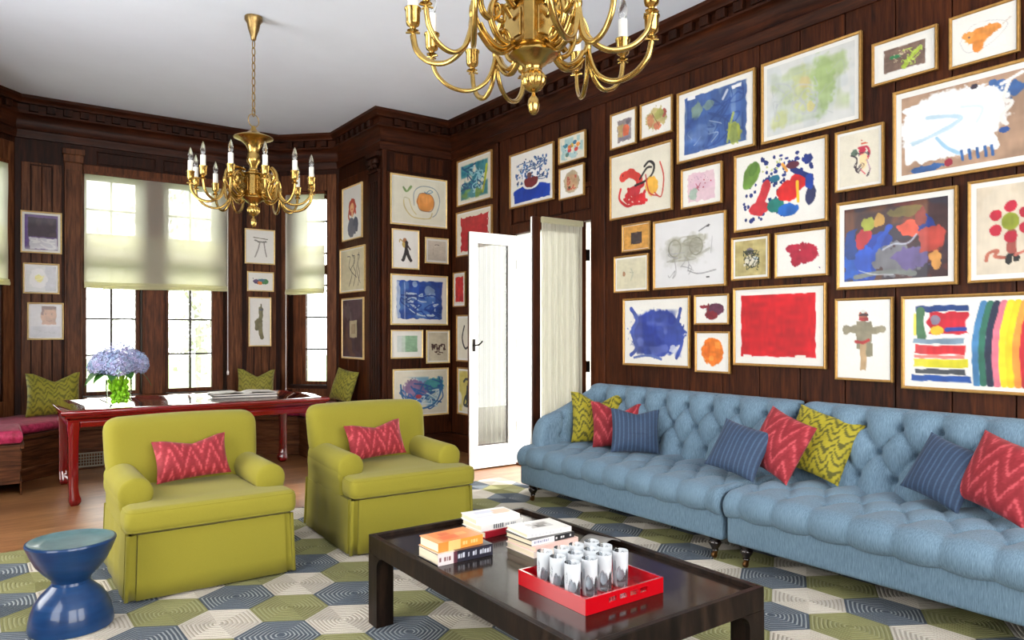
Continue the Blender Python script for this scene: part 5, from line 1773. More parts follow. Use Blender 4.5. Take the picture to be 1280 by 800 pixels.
def A_pink(A):
    A.rect((222, 192, 202), .14, .12, .86, .9, .03); A.wash((214, 176, 196), 6, .5, .6, .15, .15, .85, .9); A.blob((150, 180, 160), .28, .68, .12, .16, .4, .8)
    A.scrib((180, 90, 110), 3, .012, .35, .4, .5, .6); A.dots((176, 40, 70), 4, .022, .55, .3, .8, .75); A.dots((120, 100, 120), 12, .01, .2, .2, .8, .35)
def A_gold_mat(A):
    A.rect((58, 44, 44), .3, .28, .74, .78, .01); A.wash((110, 90, 80), 4, .5, .6, .32, .3, .72, .76)
def A_pale(A):
    A.c[:] = (214, 208, 180); A.blob((176, 130, 96), .26, .5, .05, .08, .2); A.stroke((170, 180, 160), [(.5, .35), (.56, .5), (.5, .72)], .03, a=.5); A.stroke((150, 150, 140), [(.46, .46), (.58, .48)], .012, a=.6)
def A_grey_scrib(A):
    A.c[:] = (222, 222, 224); A.blob((176, 174, 160), .3, .42, .12, .16, .4, .8, soft=.5); A.blob((170, 168, 152), .6, .42, .14, .18, .4, .8, soft=.5); A.blob((186, 186, 180), .45, .5, .3, .2, .4, .6, soft=.6)
    A.scrib((140, 138, 122), 10, .012, .18, .26, .8, .62, a=.45)
    for cx in (.3, .62):
        for k in range(2): A.stroke((120, 118, 104), [(cx + .1 * math.cos(t_ + k * .7) * (1 - .1 * k), .42 + .13 * math.sin(t_ + k * .7)) for t_ in [i * .8 for i in range(9)]], .008, a=.55)
    A.wash((150, 148, 130), 7, .45, .5, .18, .26, .78, .6)
    A.stroke((150, 150, 150), [(.3, .6), (.32, .8), (.27, .88)], .010, a=.6); A.stroke((120, 120, 124), [(.5, .78), (.66, .84), (.9, .8)], .008, a=.7); A.stroke((90, 90, 94), [(.66, .2), (.8, .12)], .008); A.blob((80, 80, 84), .79, .14, .03, .012, .1, rot=-20)
    A.blob((60, 60, 64), .79, .9, .03, .012, .1); A.scrib((150, 150, 154), 5, .005, .2, .5, .6, .9)
    A.stroke((130, 130, 140), [(.85, .3), (.83, .55)], .006, a=.5)
def A_blue_patch(A):
    A.blob((52, 72, 156), .52, .52, .40, .38, .10, f=6); A.blob((52, 72, 156), .52, .52, .44, .3, .2, f=9); A.wash((96, 110, 186), 8, .6, .7, .14, .16, .9, .88); A.wash((30, 50, 136), 6, .55, .8, .14, .16, .9, .86); A.wash((140, 60, 110), 3, .6, .35, .3, .25, .65, .55)
    A.stroke((56, 78, 160), [(.1, .12), (.2, .3), (.12, .5), (.2, .75), (.1, .88)], .035); A.stroke((56, 78, 160), [(.9, .15), (.86, .4), (.92, .65), (.84, .9)], .03); A.stroke((90, 110, 176), [(.15, .92), (.4, .88), (.6, .93)], .02); A.blob((206, 210, 226), .78, .76, .05, .06, .5, .8)
def A_maroon(A):
    A.blob((96, 44, 72), .62, .5, .28, .24, .15); A.blob((130, 30, 44), .5, .72, .2, .16, .25); A.blob((140, 36, 50), .25, .38, .14, .07, .2); A.stroke((120, 34, 44), [(.4, .3), (.36, .8)], .05)
def A_orange_ball(A):
    A.blob((236, 122, 30), .5, .48, .36, .38, .14); A.wash((246, 160, 70), 6, .5, .6, .25, .22, .75, .75); A.blob((222, 96, 20), .32, .45, .1, .2, .3, .5)
def A_green_wash(A):
    A.c[:] = (212, 214, 212); A.wash((176, 190, 150), 4, .35, .8, .05, .1, .95, .9); A.wash((196, 204, 206), 6, .5, .6, 0, 0, 1, 1)
    A.blob((150, 180, 100), .66, .42, .12, .4, .45, .6, soft=.4); A.blob((160, 184, 120), .85, .25, .1, .16, .4, .5, soft=.4); A.blob((190, 196, 120), .42, .5, .1, .3, .45, .5, soft=.4); A.blob((206, 180, 130), .45, .35, .07, .1, .4, .6, soft=.4)
    A.blob((190, 196, 110), .14, .8, .1, .12, .4, .5, soft=.4); A.scrib((170, 178, 176), 8, .006, .08, .2, .9, .9, a=.4, seg=3); A.scrib((180, 184, 196), 8, .012, .1, .1, .6, .8, a=.5); A.blob((216, 200, 110), .52, .72, .05, .07, .4, .6)
def A_colourful(A):
    A.dots((26, 46, 120), 46, .026, .07, .35, .55, .95); A.dots((26, 46, 120), 44, .028, .3, .06, .93, .45); A.dots((190, 196, 130), 10, .016, .3, .12, .6, .4)
    A.blob((110, 150, 60), .17, .27, .095, .2, .12, rot=25); A.blob((92, 134, 52), .2, .18, .05, .1, .2, rot=25)
    A.stroke((206, 50, 60), [(.36, .45), (.3, .62), (.24, .76)], .07); A.blob((204, 48, 58), .26, .76, .12, .1, .2)
    A.blob((28, 120, 110), .47, .76, .1, .1, .2); A.blob((30, 110, 140), .46, .38, .06, .05, .2); A.blob((30, 100, 190), .62, .84, .12, .085, .25)
    A.blob((216, 32, 34), .62, .58, .13, .15, .18); A.blob((206, 30, 34), .72, .48, .1, .12, .2); A.stroke((246, 190, 40), [(.72, .48), (.73, .75)], .02)
    A.blob((46, 50, 90), .87, .68, .055, .14, .15, rot=10); A.stroke((20, 40, 110), [(.66, .3), (.78, .38), (.86, .45)], .035); A.blob((90, 30, 50), .66, .24, .08, .05, .2); A.blob((22, 44, 120), .84, .2, .06, .07, .3); A.blob((24, 60, 150), .86, .5, .05, .1, .3); A.stroke((216, 150, 60), [(.55, .2), (.6, .3)], .02)
def A_red_flowers(A):
    A.blob((190, 40, 70), .58, .36, .1, .09, .35); A.stroke((190, 50, 76), [(.5, .3), (.7, .3), (.76, .42), (.7, .56)], .022); A.blob((90, 110, 96), .38, .38, .09, .07, .3); A.stroke((50, 40, 50), [(.3, .42), (.45, .5), (.42, .7), (.5, .78)], .012)
    A.blob((238, 206, 150), .62, .56, .1, .14, .2, .8); A.stroke((180, 150, 160), [(.7, .55), (.78, .75), (.7, .86)], .012); A.scrib((60, 50, 60), 5, .007, .3, .4, .8, .85); A.dots((200, 90, 60), 5, .016, .5, .16, .85, .26); A.stroke((210, 100, 110), [(.55, .72), (.66, .82)], .012)
def A_tan_flowers(A):
    A.c[:] = (186, 172, 116); A.wash((170, 154, 98), 6, .5, .6); A.blob((120, 108, 120), .5, .3, .12, .09, .4); A.blob((226, 222, 210), .52, .6, .22, .14, .5, .85); A.blob((190, 204, 210), .68, .52, .08, .06, .4); A.scrib((44, 52, 40), 14, .012, .28, .3, .78, .82); A.dots((50, 60, 40), 8, .02, .3, .6, .8, .85)
def A_crimson(A):
    A.blob((168, 28, 56), .58, .5, .28, .25, .22, f=6); A.blob((170, 30, 58), .34, .36, .16, .10, .25); A.blob((168, 28, 56), .4, .68, .1, .12, .3); A.dots((80, 50, 120), 2, .018, .88, .86, .92, .9); A.dots((236, 226, 220), 3, .012, .35, .3, .5, .42)
def A_red_square(A):
    A.rect((204, 14, 30), .05, .05, .94, .93, .008); A.wash((186, 10, 26), 3, .55, .35, .06, .06, .93, .92, fy=1); A.wash((222, 60, 66), 16, .72, .4, .86, .06, .93, .92, fy=2)
    A.rect((238, 230, 220), .08, .91, .18, .95, .004); A.rect((238, 230, 220), .71, .9, .83, .94, .004)
def A_dark_abs(A):
    A.c[:] = (66, 40, 44); A.wash((104, 62, 40), 4, .45, .9); A.wash((50, 46, 62), 5, .5, .9); A.wash((130, 60, 50), 8, .62, .6, .5, 0, 1, 1)
    A.rect((24, 60, 130), 0, .3, .14, 1, .05); A.rect((24, 84, 180), 0, .68, .16, .98, .06); A.stroke((20, 56, 150), [(.42, .5), (.33, .5), (.26, .75), (.22, .92)], .11, .4); A.stroke((26, 74, 180), [(.46, .32), (.36, .5), (.3, .7)], .04, .4); A.blob((30, 80, 190), .22, .76, .1, .2, .5)
    A.blob((176, 40, 50), .2, .44, .07, .16, .35, rot=20); A.blob((160, 166, 60), .24, .24, .06, .1, .45); A.blob((196, 150, 70), .36, .2, .06, .08, .5); A.blob((120, 110, 50), .62, .12, .16, .07, .3, .8)
    A.blob((112, 112, 120), .52, .76, .2, .2, .45); A.blob((100, 86, 140), .7, .72, .17, .14, .45); A.blob((216, 84, 60), .66, .36, .1, .09, .45); A.blob((24, 50, 130), .82, .34, .08, .14, .45); A.blob((176, 66, 56), .86, .52, .11, .17, .45); A.blob((210, 150, 80), .9, .76, .05, .12, .5)
    A.stroke((190, 196, 214), [(.4, .6), (.5, .54), (.64, .54), (.72, .44)], .012, a=.8); A.stroke((120, 126, 124), [(.12, .95), (.4, .9), (.7, .94)], .03); A.stroke((200, 204, 210), [(.16, .86), (.3, .92), (.5, .94)], .008, a=.7); A.blob((140, 60, 50), .76, .22, .05, .12, .45)
def A_cross(A):
    A.rect((140, 132, 108), .36, .27, .66, .62, .02); A.rect((146, 138, 112), .12, .325, .9, .42, .02); A.blob((150, 142, 116), .16, .37, .07, .045, .1); A.blob((150, 142, 116), .86, .37, .07, .045, .1); A.rect((180, 150, 110), .44, .55, .56, .90, .01); A.rect((132, 126, 100), .56, .55, .68, .72, .01)
    A.blob((170, 90, 70), .5, .19, .09, .06, .1); A.rect((60, 40, 44), .42, .17, .6, .195, .004); A.rect((170, 40, 40), .42, .22, .6, .26, .01); A.stroke((176, 40, 40), [(.36, .53), (.5, .54), (.6, .51)], .02); A.blob((214, 214, 206), .5, .14, .05, .02, .1)
def A_stripes(A):
    W2 = 1.0
    A.rect((30, 60, 120), .06, .05, .42, .12, .015); A.stroke((60, 110, 70), [(.09, .12), (.08, .25), (.1, .42)], .055); A.stroke((232, 220, 80), [(.05, .15), (.05, .4)], .014)
    A.rect((190, 30, 50), .15, .13, .42, .40, .02); A.blob((130, 120, 140), .2, .22, .04, .06, .2); A.blob((232, 190, 50), .21, .35, .05, .06, .15); A.stroke((40, 60, 140), [(.28, .34), (.4, .33)], .025)
    A.rect((130, 156, 176), .04, .45, .40, .51, .012); A.rect((206, 44, 52), .05, .53, .40, .64, .012); A.rect((226, 130, 120), .05, .65, .40, .69, .01); A.rect((222, 214, 44), .04, .70, .42, .80, .012); A.rect((70, 76, 84), .06, .82, .4, .88, .012); A.rect((34, 80, 160), .03, .89, .44, .97, .012)
    cols = [(70, 130, 180), (46, 110, 90), (36, 44, 70), (222, 120, 140), (240, 222, 40), (236, 206, 30), (240, 150, 60), (196, 34, 50), (34, 60, 170), (222, 214, 60), (90, 150, 80), (206, 60, 70)]
    x = .46
    for i, c in enumerate(cols):
        x0 = .47 + i * .043
        A.stroke(c, [(x0 + .055, .04), (x0 + .01, .35), (x0, .65), (x0 + .012, .97)], .037, .15)
def A_daisy(A):
    A.c[:] = (214, 202, 182); A.wash((204, 190, 166), 5, .5, .5)
    A.stroke((150, 76, 66), [(.56, .56), (.57, .74)], .05)
    for an in range(0, 360, 60): A.blob((186, 30, 56), .55 + .27 * math.cos(R(an - 90)), .42 + .17 * math.sin(R(an - 90)), .1, .065, .15)
    A.blob((140, 150, 40), .55, .42, .14, .10, .08); A.blob((34, 34, 34), .52, .84, .06, .06, .2); A.blob((34, 34, 34), .64, .83, .06, .05, .2); A.rect((34, 34, 34), .5, .78, .68, .82, .02)
    A.stroke((176, 100, 80), [(.16, .84), (.2, .76), (.34, .74), (.3, .8), (.45, .82)], .018); A.stroke((190, 104, 90), [(.62, .8), (.86, .74)], .016)
def A_brown_green(A):
    A.rect((120, 96, 84), .12, .14, .9, .88, .01); A.wash((104, 82, 72), 6, .5, .5, .12, .14, .9, .88); A.blob((50, 130, 80), .34, .42, .12, .07, .3); A.stroke((160, 184, 60), [(.5, .8), (.62, .6), (.8, .36)], .07, .5); A.scrib((180, 200, 90), 5, .014, .45, .3, .85, .8); A.scrib((200, 180, 150), 4, .008, .3, .25, .6, .6)
def A_fish(A):
    A.stroke((206, 206, 206), [(.12, .55), (.3, .26), (.6, .24), (.88, .42), (.6, .74), (.25, .8), (.12, .55)], .008); A.blob((232, 146, 60), .42, .5, .24, .17, .25); A.blob((234, 150, 66), .62, .42, .16, .11, .3); A.blob((228, 140, 56), .42, .7, .09, .14, .25); A.blob((236, 156, 76), .26, .44, .09, .09, .3); A.blob((110, 90, 80), .27, .48, .022, .018, .1); A.stroke((206, 190, 176), [(.8, .4), (.92, .3)], .01)
def A_white_big(A):
    A.c[:] = (172, 140, 116)
    A.blob((52, 92, 150), .2, .96, .14, .05, .4); A.blob((60, 100, 160), .75, .2, .2, .12, .4)
    A.blob((238, 240, 242), .4, .45, .42, .42, .10, f=8); A.rect((238, 240, 242), .03, .12, .76, .86, .04); A.blob((238, 240, 242), .6, .4, .26, .34, .2, f=8)
    for x in (.5, .56, .62, .68, .73): A.stroke((50, 96, 156), [(x, .82), (x + .01, .93)], .016)
    A.blob((150, 40, 60), .4, .93, .035, .05, .2); A.stroke((230, 226, 222), [(.86, .1), (.82, .3), (.88, .36), (.8, .5), (.84, .6)], .022); A.stroke((238, 236, 232), [(.8, .12), (.95, .04)], .02); A.blob((46, 84, 150), .82, .66, .04, .035, .2); A.blob((52, 44, 60), .6, .07, .025, .03, .2); A.blob((60, 96, 150), .74, .08, .03, .04, .2)
    A.stroke((150, 196, 222), [(.22, .32), (.4, .36), (.5, .42), (.38, .5), (.26, .56), (.1, .62)], .022, a=.6); A.stroke((190, 216, 230), [(.5, .28), (.66, .34), (.62, .5)], .014, a=.5); A.stroke((120, 176, 214), [(.3, .6), (.38, .74), (.48, .84)], .02, a=.7); A.stroke((196, 220, 234), [(.08, .6), (.4, .52), (.5, .4)], .01)
def A_apple(A):
    A.c[:] = (224, 220, 200); A.blob((214, 140, 66), .62, .5, .175, .21, .05); A.blob((224, 152, 78), .64, .44, .1, .1, .2, .7); A.stroke((120, 80, 60), [(.46, .5), (.5, .33), (.62, .3), (.74, .34), (.79, .5), (.74, .68), (.62, .71), (.5, .67), (.46, .5)], .007)
    A.stroke((90, 130, 150), [(.6, .27), (.66, .3), (.76, .25), (.7, .22), (.64, .29)], .01); A.stroke((110, 130, 140), [(.4, .6), (.4, .3), (.55, .15), (.8, .18), (.9, .42), (.84, .72), (.76, .82)], .008); A.stroke((200, 184, 130), [(.2, .5), (.22, .66), (.34, .84), (.5, .88), (.7, .86), (.75, .74)], .014)
    A.stroke((196, 180, 120), [(.3, .46), (.36, .68), (.44, .8)], .010); A.stroke((190, 186, 150), [(.2, .5), (.22, .44), (.3, .46)], .01); A.stroke((120, 150, 90), [(.2, .22), (.26, .3), (.34, .18)], .025, .4)
def A_dancer(A):
    A.blob((196, 170, 90), .46, .34, .12, .12, .2); A.blob((160, 110, 70), .46, .24, .08, .07, .2); A.stroke((44, 40, 40), [(.54, .3), (.5, .6), (.38, .82)], .05); A.stroke((44, 40, 40), [(.56, .55), (.66, .75), (.74, .82)], .05); A.stroke((190, 160, 90), [(.4, .3), (.26, .22), (.22, .3)], .016); A.stroke((60, 50, 50), [(.56, .36), (.7, .5)], .02)
def A_beige(A):
    A.c[:] = (206, 196, 180); A.stroke((90, 80, 76), [(.38, .22), (.5, .19), (.62, .22)], .016); A.stroke((190, 180, 164), [(.3, .3), (.28, .7)], .02)
def A_blue_paint(A):
    A.rect((36, 76, 156), .07, .08, .93, .92, .02); A.wash((90, 130, 190), 6, .5, .7, .08, .08, .92, .9); A.wash((20, 56, 140), 7, .5, .7, .3, .08, .92, .9)
    A.dots((130, 156, 196), 4, .09, .35, .15, .75, .4); A.scrib((190, 206, 224), 9, .012, .25, .35, .85, .85); A.rect((206, 214, 226), .05, .1, .12, .9, .02, .7); A.scrib((24, 60, 140), 8, .014, .15, .4, .9, .9)  # pale strip down the left edge is a window reflection painted in
def A_green_sq(A):
    A.rect((206, 214, 210), .12, .12, .5, .86, .004); A.rect((140, 176, 144), .42, .12, .9, .86, .004); A.rect((180, 200, 180), .3, .12, .45, .86, .01, .6)
def A_words(A):
    A.c[:] = (206, 196, 172)
    for k, x in enumerate((.12, .24, .34, .46, .58, .7, .8)): A.scrib((70, 40, 34), 1, .024, x - .02, .42, x + .09, .6, seg=4, step=.9)
    A.scrib((90, 60, 50), 4, .014, .25, .66, .75, .78, seg=4)
def A_blue_swirl(A):
    A.c[:] = (220, 214, 196); A.wash((96, 150, 186), 4, .4, .85, .12, .14, .9, .85); A.blob((110, 80, 130), .38, .4, .24, .24, .3, .8); A.blob((50, 140, 150), .74, .34, .2, .16, .3, .9); A.blob((60, 110, 180), .3, .72, .2, .12, .3)
    A.scrib((34, 90, 150), 9, .016, .1, .12, .92, .9); A.scrib((200, 214, 222), 6, .012, .4, .45, .85, .85); A.blob((176, 60, 80), .45, .6, .06, .05, .3); A.stroke((40, 100, 150), [(.1, .3), (.14, .6), (.3, .82), (.55, .88), (.8, .74), (.9, .4), (.85, .15)], .02)
def A_red_hair(A):
    A.blob((190, 60, 34), .5, .38, .22, .17, .2); A.stroke((186, 56, 30), [(.36, .4), (.3, .55), (.34, .62)], .03); A.stroke((186, 56, 30), [(.66, .4), (.7, .52)], .03); A.blob((232, 170, 120), .5, .4, .11, .1, .08); A.blob((200, 60, 40), .5, .43, .04, .015, .1)
    A.blob((74, 74, 100), .46, .8, .2, .2, .1); A.blob((46, 50, 80), .7, .76, .14, .16, .15); A.rect((232, 170, 120), .46, .5, .56, .6, .01); A.rect((74, 74, 100), .3, .78, .7, .95, .01)
def A_lines(A):
    A.c[:] = (216, 204, 170)
    for k in range(3): A.stroke((50, 40, 60), [(.3 + k * .22, .15), (.42 + k * .2, .18), (.36 + k * .2, .4), (.5 + k * .16, .6), (.36 + k * .2, .9)], .012)
    A.stroke((60, 44, 60), [(.5, .12), (.62, .3), (.45, .5), (.7, .7)], .01); A.stroke((50, 40, 60), [(.8, .1), (.7, .5), (.85, .85)], .01)
def A_dark_rect(A):
    A.c[:] = (74, 50, 50); A.wash((100, 80, 90), 4, .5, .6); A.wash((120, 90, 60), 5, .6, .6, 0, .4, 1, 1); A.rect((200, 186, 150), .36, .36, .72, .66, .01); A.rect((170, 150, 120), .44, .42, .64, .6, .01); A.rect((150, 150, 150), .05, .05, .4, .3, .1, .35)
def A_thin_fig(A):
    A.stroke((120, 120, 110), [(.3, .3), (.5, .34), (.74, .32)], .03, dry=.3); A.stroke((150, 146, 140), [(.5, .34), (.42, .6), (.3, .85)], .02); A.stroke((150, 146, 140), [(.66, .36), (.7, .6), (.76, .82)], .02); A.stroke((130, 126, 110), [(.24, .2), (.8, .24)], .014)
def A_fruit(A):
    A.blob((90, 70, 110), .3, .5, .14, .16, .2); A.blob((216, 120, 50), .48, .58, .12, .14, .2); A.blob((60, 120, 70), .7, .5, .16, .18, .2); A.blob((60, 110, 130), .55, .4, .14, .1, .3); A.dots((60, 60, 70), 6, .03, .15, .3, .85, .7)
def A_giraffe(A):
    A.stroke((120, 116, 84), [(.55, .2), (.56, .35), (.52, .45)], .05); A.blob((116, 112, 78), .45, .5, .22, .09, .15); A.stroke((110, 106, 74), [(.3, .5), (.3, .66)], .04); A.stroke((120, 114, 80), [(.5, .55), (.56, .75), (.62, .86)], .05); A.blob((96, 96, 100), .55, .22, .12, .03, .2); A.stroke((110, 106, 74), [(.58, .18), (.56, .1)], .015)
def A_purple(A):
    A.c[:] = (104, 80, 130); A.rect((60, 44, 58), .1, .08, .95, .62, .01); A.wash((96, 76, 80), 5, .5, .5, .1, .1, .94, .6); A.rect((216, 216, 226), .14, .66, .98, .98, .02); A.rect((96, 66, 140), 0, 0, .09, 1, .01); A.scrib((240, 240, 244), 4, .02, .2, .7, .9, .95)
def A_lemon(A):
    A.c[:] = (206, 208, 208); A.rect((186, 188, 196), .62, 0, 1, 1, .02); A.blob((226, 226, 226), .4, .5, .3, .4, .15); A.blob((224, 214, 96), .42, .5, .14, .15, .2); A.stroke((236, 230, 140), [(.3, .56), (.5, .5), (.58, .4)], .02)
def A_face(A):
    A.c[:] = (212, 212, 216); A.rect((190, 192, 200), 0, .66, 1, 1, .01); A.blob((196, 146, 112), .6, .32, .26, .3, .04); A.rect((196, 146, 112), .38, .1, .84, .6, .01); A.rect((110, 60, 44), .38, .03, .84, .13, .01); A.rect((120, 66, 50), .36, .08, .44, .32, .01); A.dots((60, 40, 36), 1, .018, .5, .28, .5, .28); A.dots((60, 40, 36), 1, .018, .7, .28, .7, .28); A.stroke((150, 90, 76), [(.54, .48), (.62, .5), (.7, .48)], .01); A.scrib((170, 172, 180), 3, .01, .2, .76, .8, .88)
def A_plain(A): pass

# key, wall, left/near edge, right/far edge, bottom, top (metres along the wall and up)
PICS = [
    ('green_swirl', 'R', 6.353, 7.054, 2.788, 3.309),
    ('red_wash', 'R', 6.349, 7.072, 2.214, 2.723),
    ('small_red', 'R', 6.877, 7.138, 1.647, 2.044),
    ('dark_curve', 'R', 6.566, 7.067, 1.025, 1.554),
    ('yellow_dark', 'R', 6.566, 7.049, 0.426, 0.958),
    ('bowl', 'R', 5.305, 6.020, 2.621, 3.172),
    ('dots', 'R', 4.855, 5.231, 2.927, 3.181),
    ('brown_ball', 'R', 4.873, 5.223, 2.593, 2.888),
    ('orange_grey', 'R', 4.226, 4.532, 2.922, 3.226),
    ('tan_leaf', 'R', 3.837, 4.180, 2.931, 3.224),
    ('red_fig', 'R', 3.837, 4.537, 2.318, 2.869),
    ('big_blue', 'R', 3.082, 3.787, 2.663, 3.209),
    ('pink', 'R', 3.363, 3.746, 2.304, 2.611),
    ('gold_mat', 'R', 4.073, 4.389, 2.029, 2.261),
    ('pale', 'R', 4.091, 4.485, 1.693, 2.002),
    ('grey_scrib', 'R', 3.328, 4.035, 1.696, 2.246),
    ('blue_patch', 'R', 3.663, 4.377, 1.083, 1.639),
    ('maroon', 'R', 3.301, 3.617, 1.414, 1.639),
    ('orange_ball', 'R', 3.292, 3.609, 1.058, 1.365),
    ('green_wash', 'R', 2.323, 3.030, 2.655, 3.209),
    ('colourful', 'R', 2.545, 3.255, 2.071, 2.620),
    ('red_flowers', 'R', 2.187, 2.493, 2.237, 2.616),
    ('tan_flowers', 'R', 2.967, 3.279, 1.727, 2.035),
    ('crimson', 'R', 2.542, 2.924, 1.722, 2.032),
    ('red_square', 'R', 2.555, 3.263, 1.123, 1.675),
    ('dark_abs', 'R', 1.782, 2.482, 1.624, 2.170),
    ('cross', 'R', 2.133, 2.492, 1.061, 1.569),
    ('stripes', 'R', 1.260, 2.083, 1.030, 1.568),
    ('daisy', 'R', 1.353, 1.729, 1.626, 2.178),
    ('brown_green', 'R', 1.886, 2.258, 2.841, 3.098),
    ('fish', 'R', 1.485, 1.824, 2.817, 3.104),
    ('white_big', 'R', 1.393, 2.132, 2.225, 2.773),
    ('apple', 'P', 3.550, 4.270, 2.551, 3.112),
    ('dancer', 'P', 3.569, 3.907, 2.062, 2.502),
    ('beige', 'P', 3.984, 4.290, 2.143, 2.439),
    ('blue_paint', 'P', 3.552, 4.281, 1.438, 2.004),
    ('green_sq', 'P', 3.556, 3.954, 1.066, 1.384),
    ('words', 'P', 3.998, 4.306, 1.001, 1.381),
    ('blue_swirl', 'P', 3.580, 4.290, 0.409, 0.948),
    ('red_hair', 'S', 7.683, 8.253, 2.446, 3.082),
    ('lines', 'S', 7.609, 8.325, 1.824, 2.357),
    ('dark_rect', 'S', 7.645, 8.267, 1.043, 1.762),
    ('thin_fig', 'W', 2.475, 2.837, 2.189, 2.615),
    ('fruit', 'W', 2.502, 2.824, 1.856, 2.096),
    ('giraffe', 'W', 2.520, 2.791, 1.184, 1.786),
    ('purple', 'W', 0.236, 0.598, 2.178, 2.612),
    ('lemon', 'W', 0.257, 0.576, 1.757, 2.075),
    ('face', 'W', 0.293, 0.614, 1.279, 1.666),
]
# sheet colour, mount margins (side, top), label
W1 = (236, 234, 228); CR = (226, 220, 202)
SPEC = {
 'green_swirl': (CR, 0.01, "framed painting of teal and green swirls, topmost beside the far corner"),
 'red_wash': (CR, 0.01, "framed red wash painting half hidden above the white door, below the teal swirls"),
 'small_red': (CR, 0.02, "small framed red painting behind the white door, between the red wash and the dark curve"),
 'dark_curve': (CR, 0.02, "framed drawing with a dark curve, just left of the white door handle"),
 'yellow_dark': (CR, 0.02, "framed yellow and dark painting, lowest of those behind the white door"),
 'bowl': (W1, 0.0, "framed red bowl of blue flowers on a blue table, above the french door"),
 'dots': (CR, 0.0, "small framed painting of coloured dots, upper of two above the curtained door leaf"),
 'brown_ball': (W1, 0.0, "small framed painting of a brown ball, lower of two above the curtained door leaf"),
 'orange_grey': (W1, 0.0, "small upright framed orange and grey collage at the top left of the sofa wall"),
 'tan_leaf': (W1, 0.0, "small framed tan leaf shapes, left of the large blue underwater painting"),
 'red_fig': (CR, 0.0, "framed painting of a red creature with a black looped tail"),
 'big_blue': (W1, 0.0, "large framed blue underwater painting with yellow weed at the lower right"),
 'pink': (W1, 0.0, "small framed pale pink painting under the large blue underwater one"),
 'gold_mat': ((206, 150, 70), 0.0, "tiny framed dark square in a wide golden mount"),
 'pale': (CR, 0.02, "small framed nearly blank cream drawing with a faint brown spot"),
 'grey_scrib': (W1, 0.0, "large framed grey pencil scribble on white paper"),
 'blue_patch': (W1, 0.0, "framed dense blue paint patch, lowest left above the sofa"),
 'maroon': (W1, 0.0, "small framed maroon and purple blot, right of the dense blue patch"),
 'orange_ball': (W1, 0.0, "small framed orange ball on white, below the maroon blot"),
 'green_wash': (W1, 0.03, "large framed pale green and grey wash high on the sofa wall"),
 'colourful': (W1, 0.01, "framed painting of red, green and blue leaf shapes among blue dots"),
 'red_flowers': (CR, 0.02, "small upright framed spray of crimson flowers with dark stems"),
 'tan_flowers': (CR, 0.02, "small framed white flowers on tan paper, left of the crimson blot"),
 'crimson': (W1, 0.0, "small framed crimson blot on white, above the solid red painting"),
 'red_square': (W1, 0.015, "framed solid red rectangle painting above the middle of the sofa"),
 'dark_abs': (W1, 0.04, "large framed dark abstract of blue, purple, orange and grey"),
 'cross': (W1, 0.0, "upright framed brown figure with outstretched arms on white"),
 'stripes': (W1, 0.02, "large framed painting of rainbow stripes beside bars of colour, lowest right above the sofa"),
 'daisy': (W1, 0.04, "framed painting of a red-petalled flower with a green centre at the right edge"),
 'brown_green': (W1, 0.03, "small framed brown painting with green smears near the ceiling, left of the orange fish"),
 'fish': (W1, 0.0, "small framed orange fish shape on white near the ceiling"),
 'white_big': (W1, 0.04, "large framed white and brown painting with pale blue brush strokes"),
 'apple': (CR, 0.01, "framed drawing of an orange apple with a looping outline"),
 'dancer': (W1, 0.02, "small framed dancing figure in black trousers, below the orange apple"),
 'beige': ((206, 196, 180), 0.03, "small framed plain beige sheet right of the dancing figure"),
 'blue_paint': (W1, 0.01, "framed blue painting with pale circles on the narrow wall before the corner"),
 'green_sq': (W1, 0.03, "small framed pale green square, below the blue painting with circles"),
 'words': ((206, 196, 172), 0.02, "small framed sheet of brown lettering marks right of the green square"),
 'blue_swirl': (CR, 0.01, "framed painting of blue and purple swirls, lowest behind the second armchair"),
 'red_hair': (W1, 0.01, "framed portrait of a red-haired figure high on the right side wall of the bay"),
 'lines': (CR, 0.01, "framed drawing of dark zigzag lines in the middle of the bay's right side wall"),
 'dark_rect': ((74, 50, 50), 0.0, "framed dark brown picture with a pale centre, lowest on the bay's right side wall"),
 'thin_fig': (W1, 0.02, "small framed grey spindly figure, top of three right of the big window"),
 'fruit': (W1, 0.02, "tiny framed row of coloured fruit, middle of three right of the big window"),
 'giraffe': (W1, 0.03, "tall narrow framed olive animal, lowest of three right of the big window"),
 'purple': ((226, 214, 200), 0.03, "framed dark purple picture, top of three left of the big window"),
 'lemon': (W1, 0.02, "small framed grey picture with a yellow mark, middle of three left of the big window"),
 'face': (W1, 0.015, "small framed painting of a brown face, lowest of three left of the big window"),
}
WALLS = {'R': (4.312, 4.3345, 'x'), 'P': (7.19, 7.2065, 'y'), 'S': (3.425, 3.4455, 'x'), 'W': (8.93, 8.9455, 'y')}
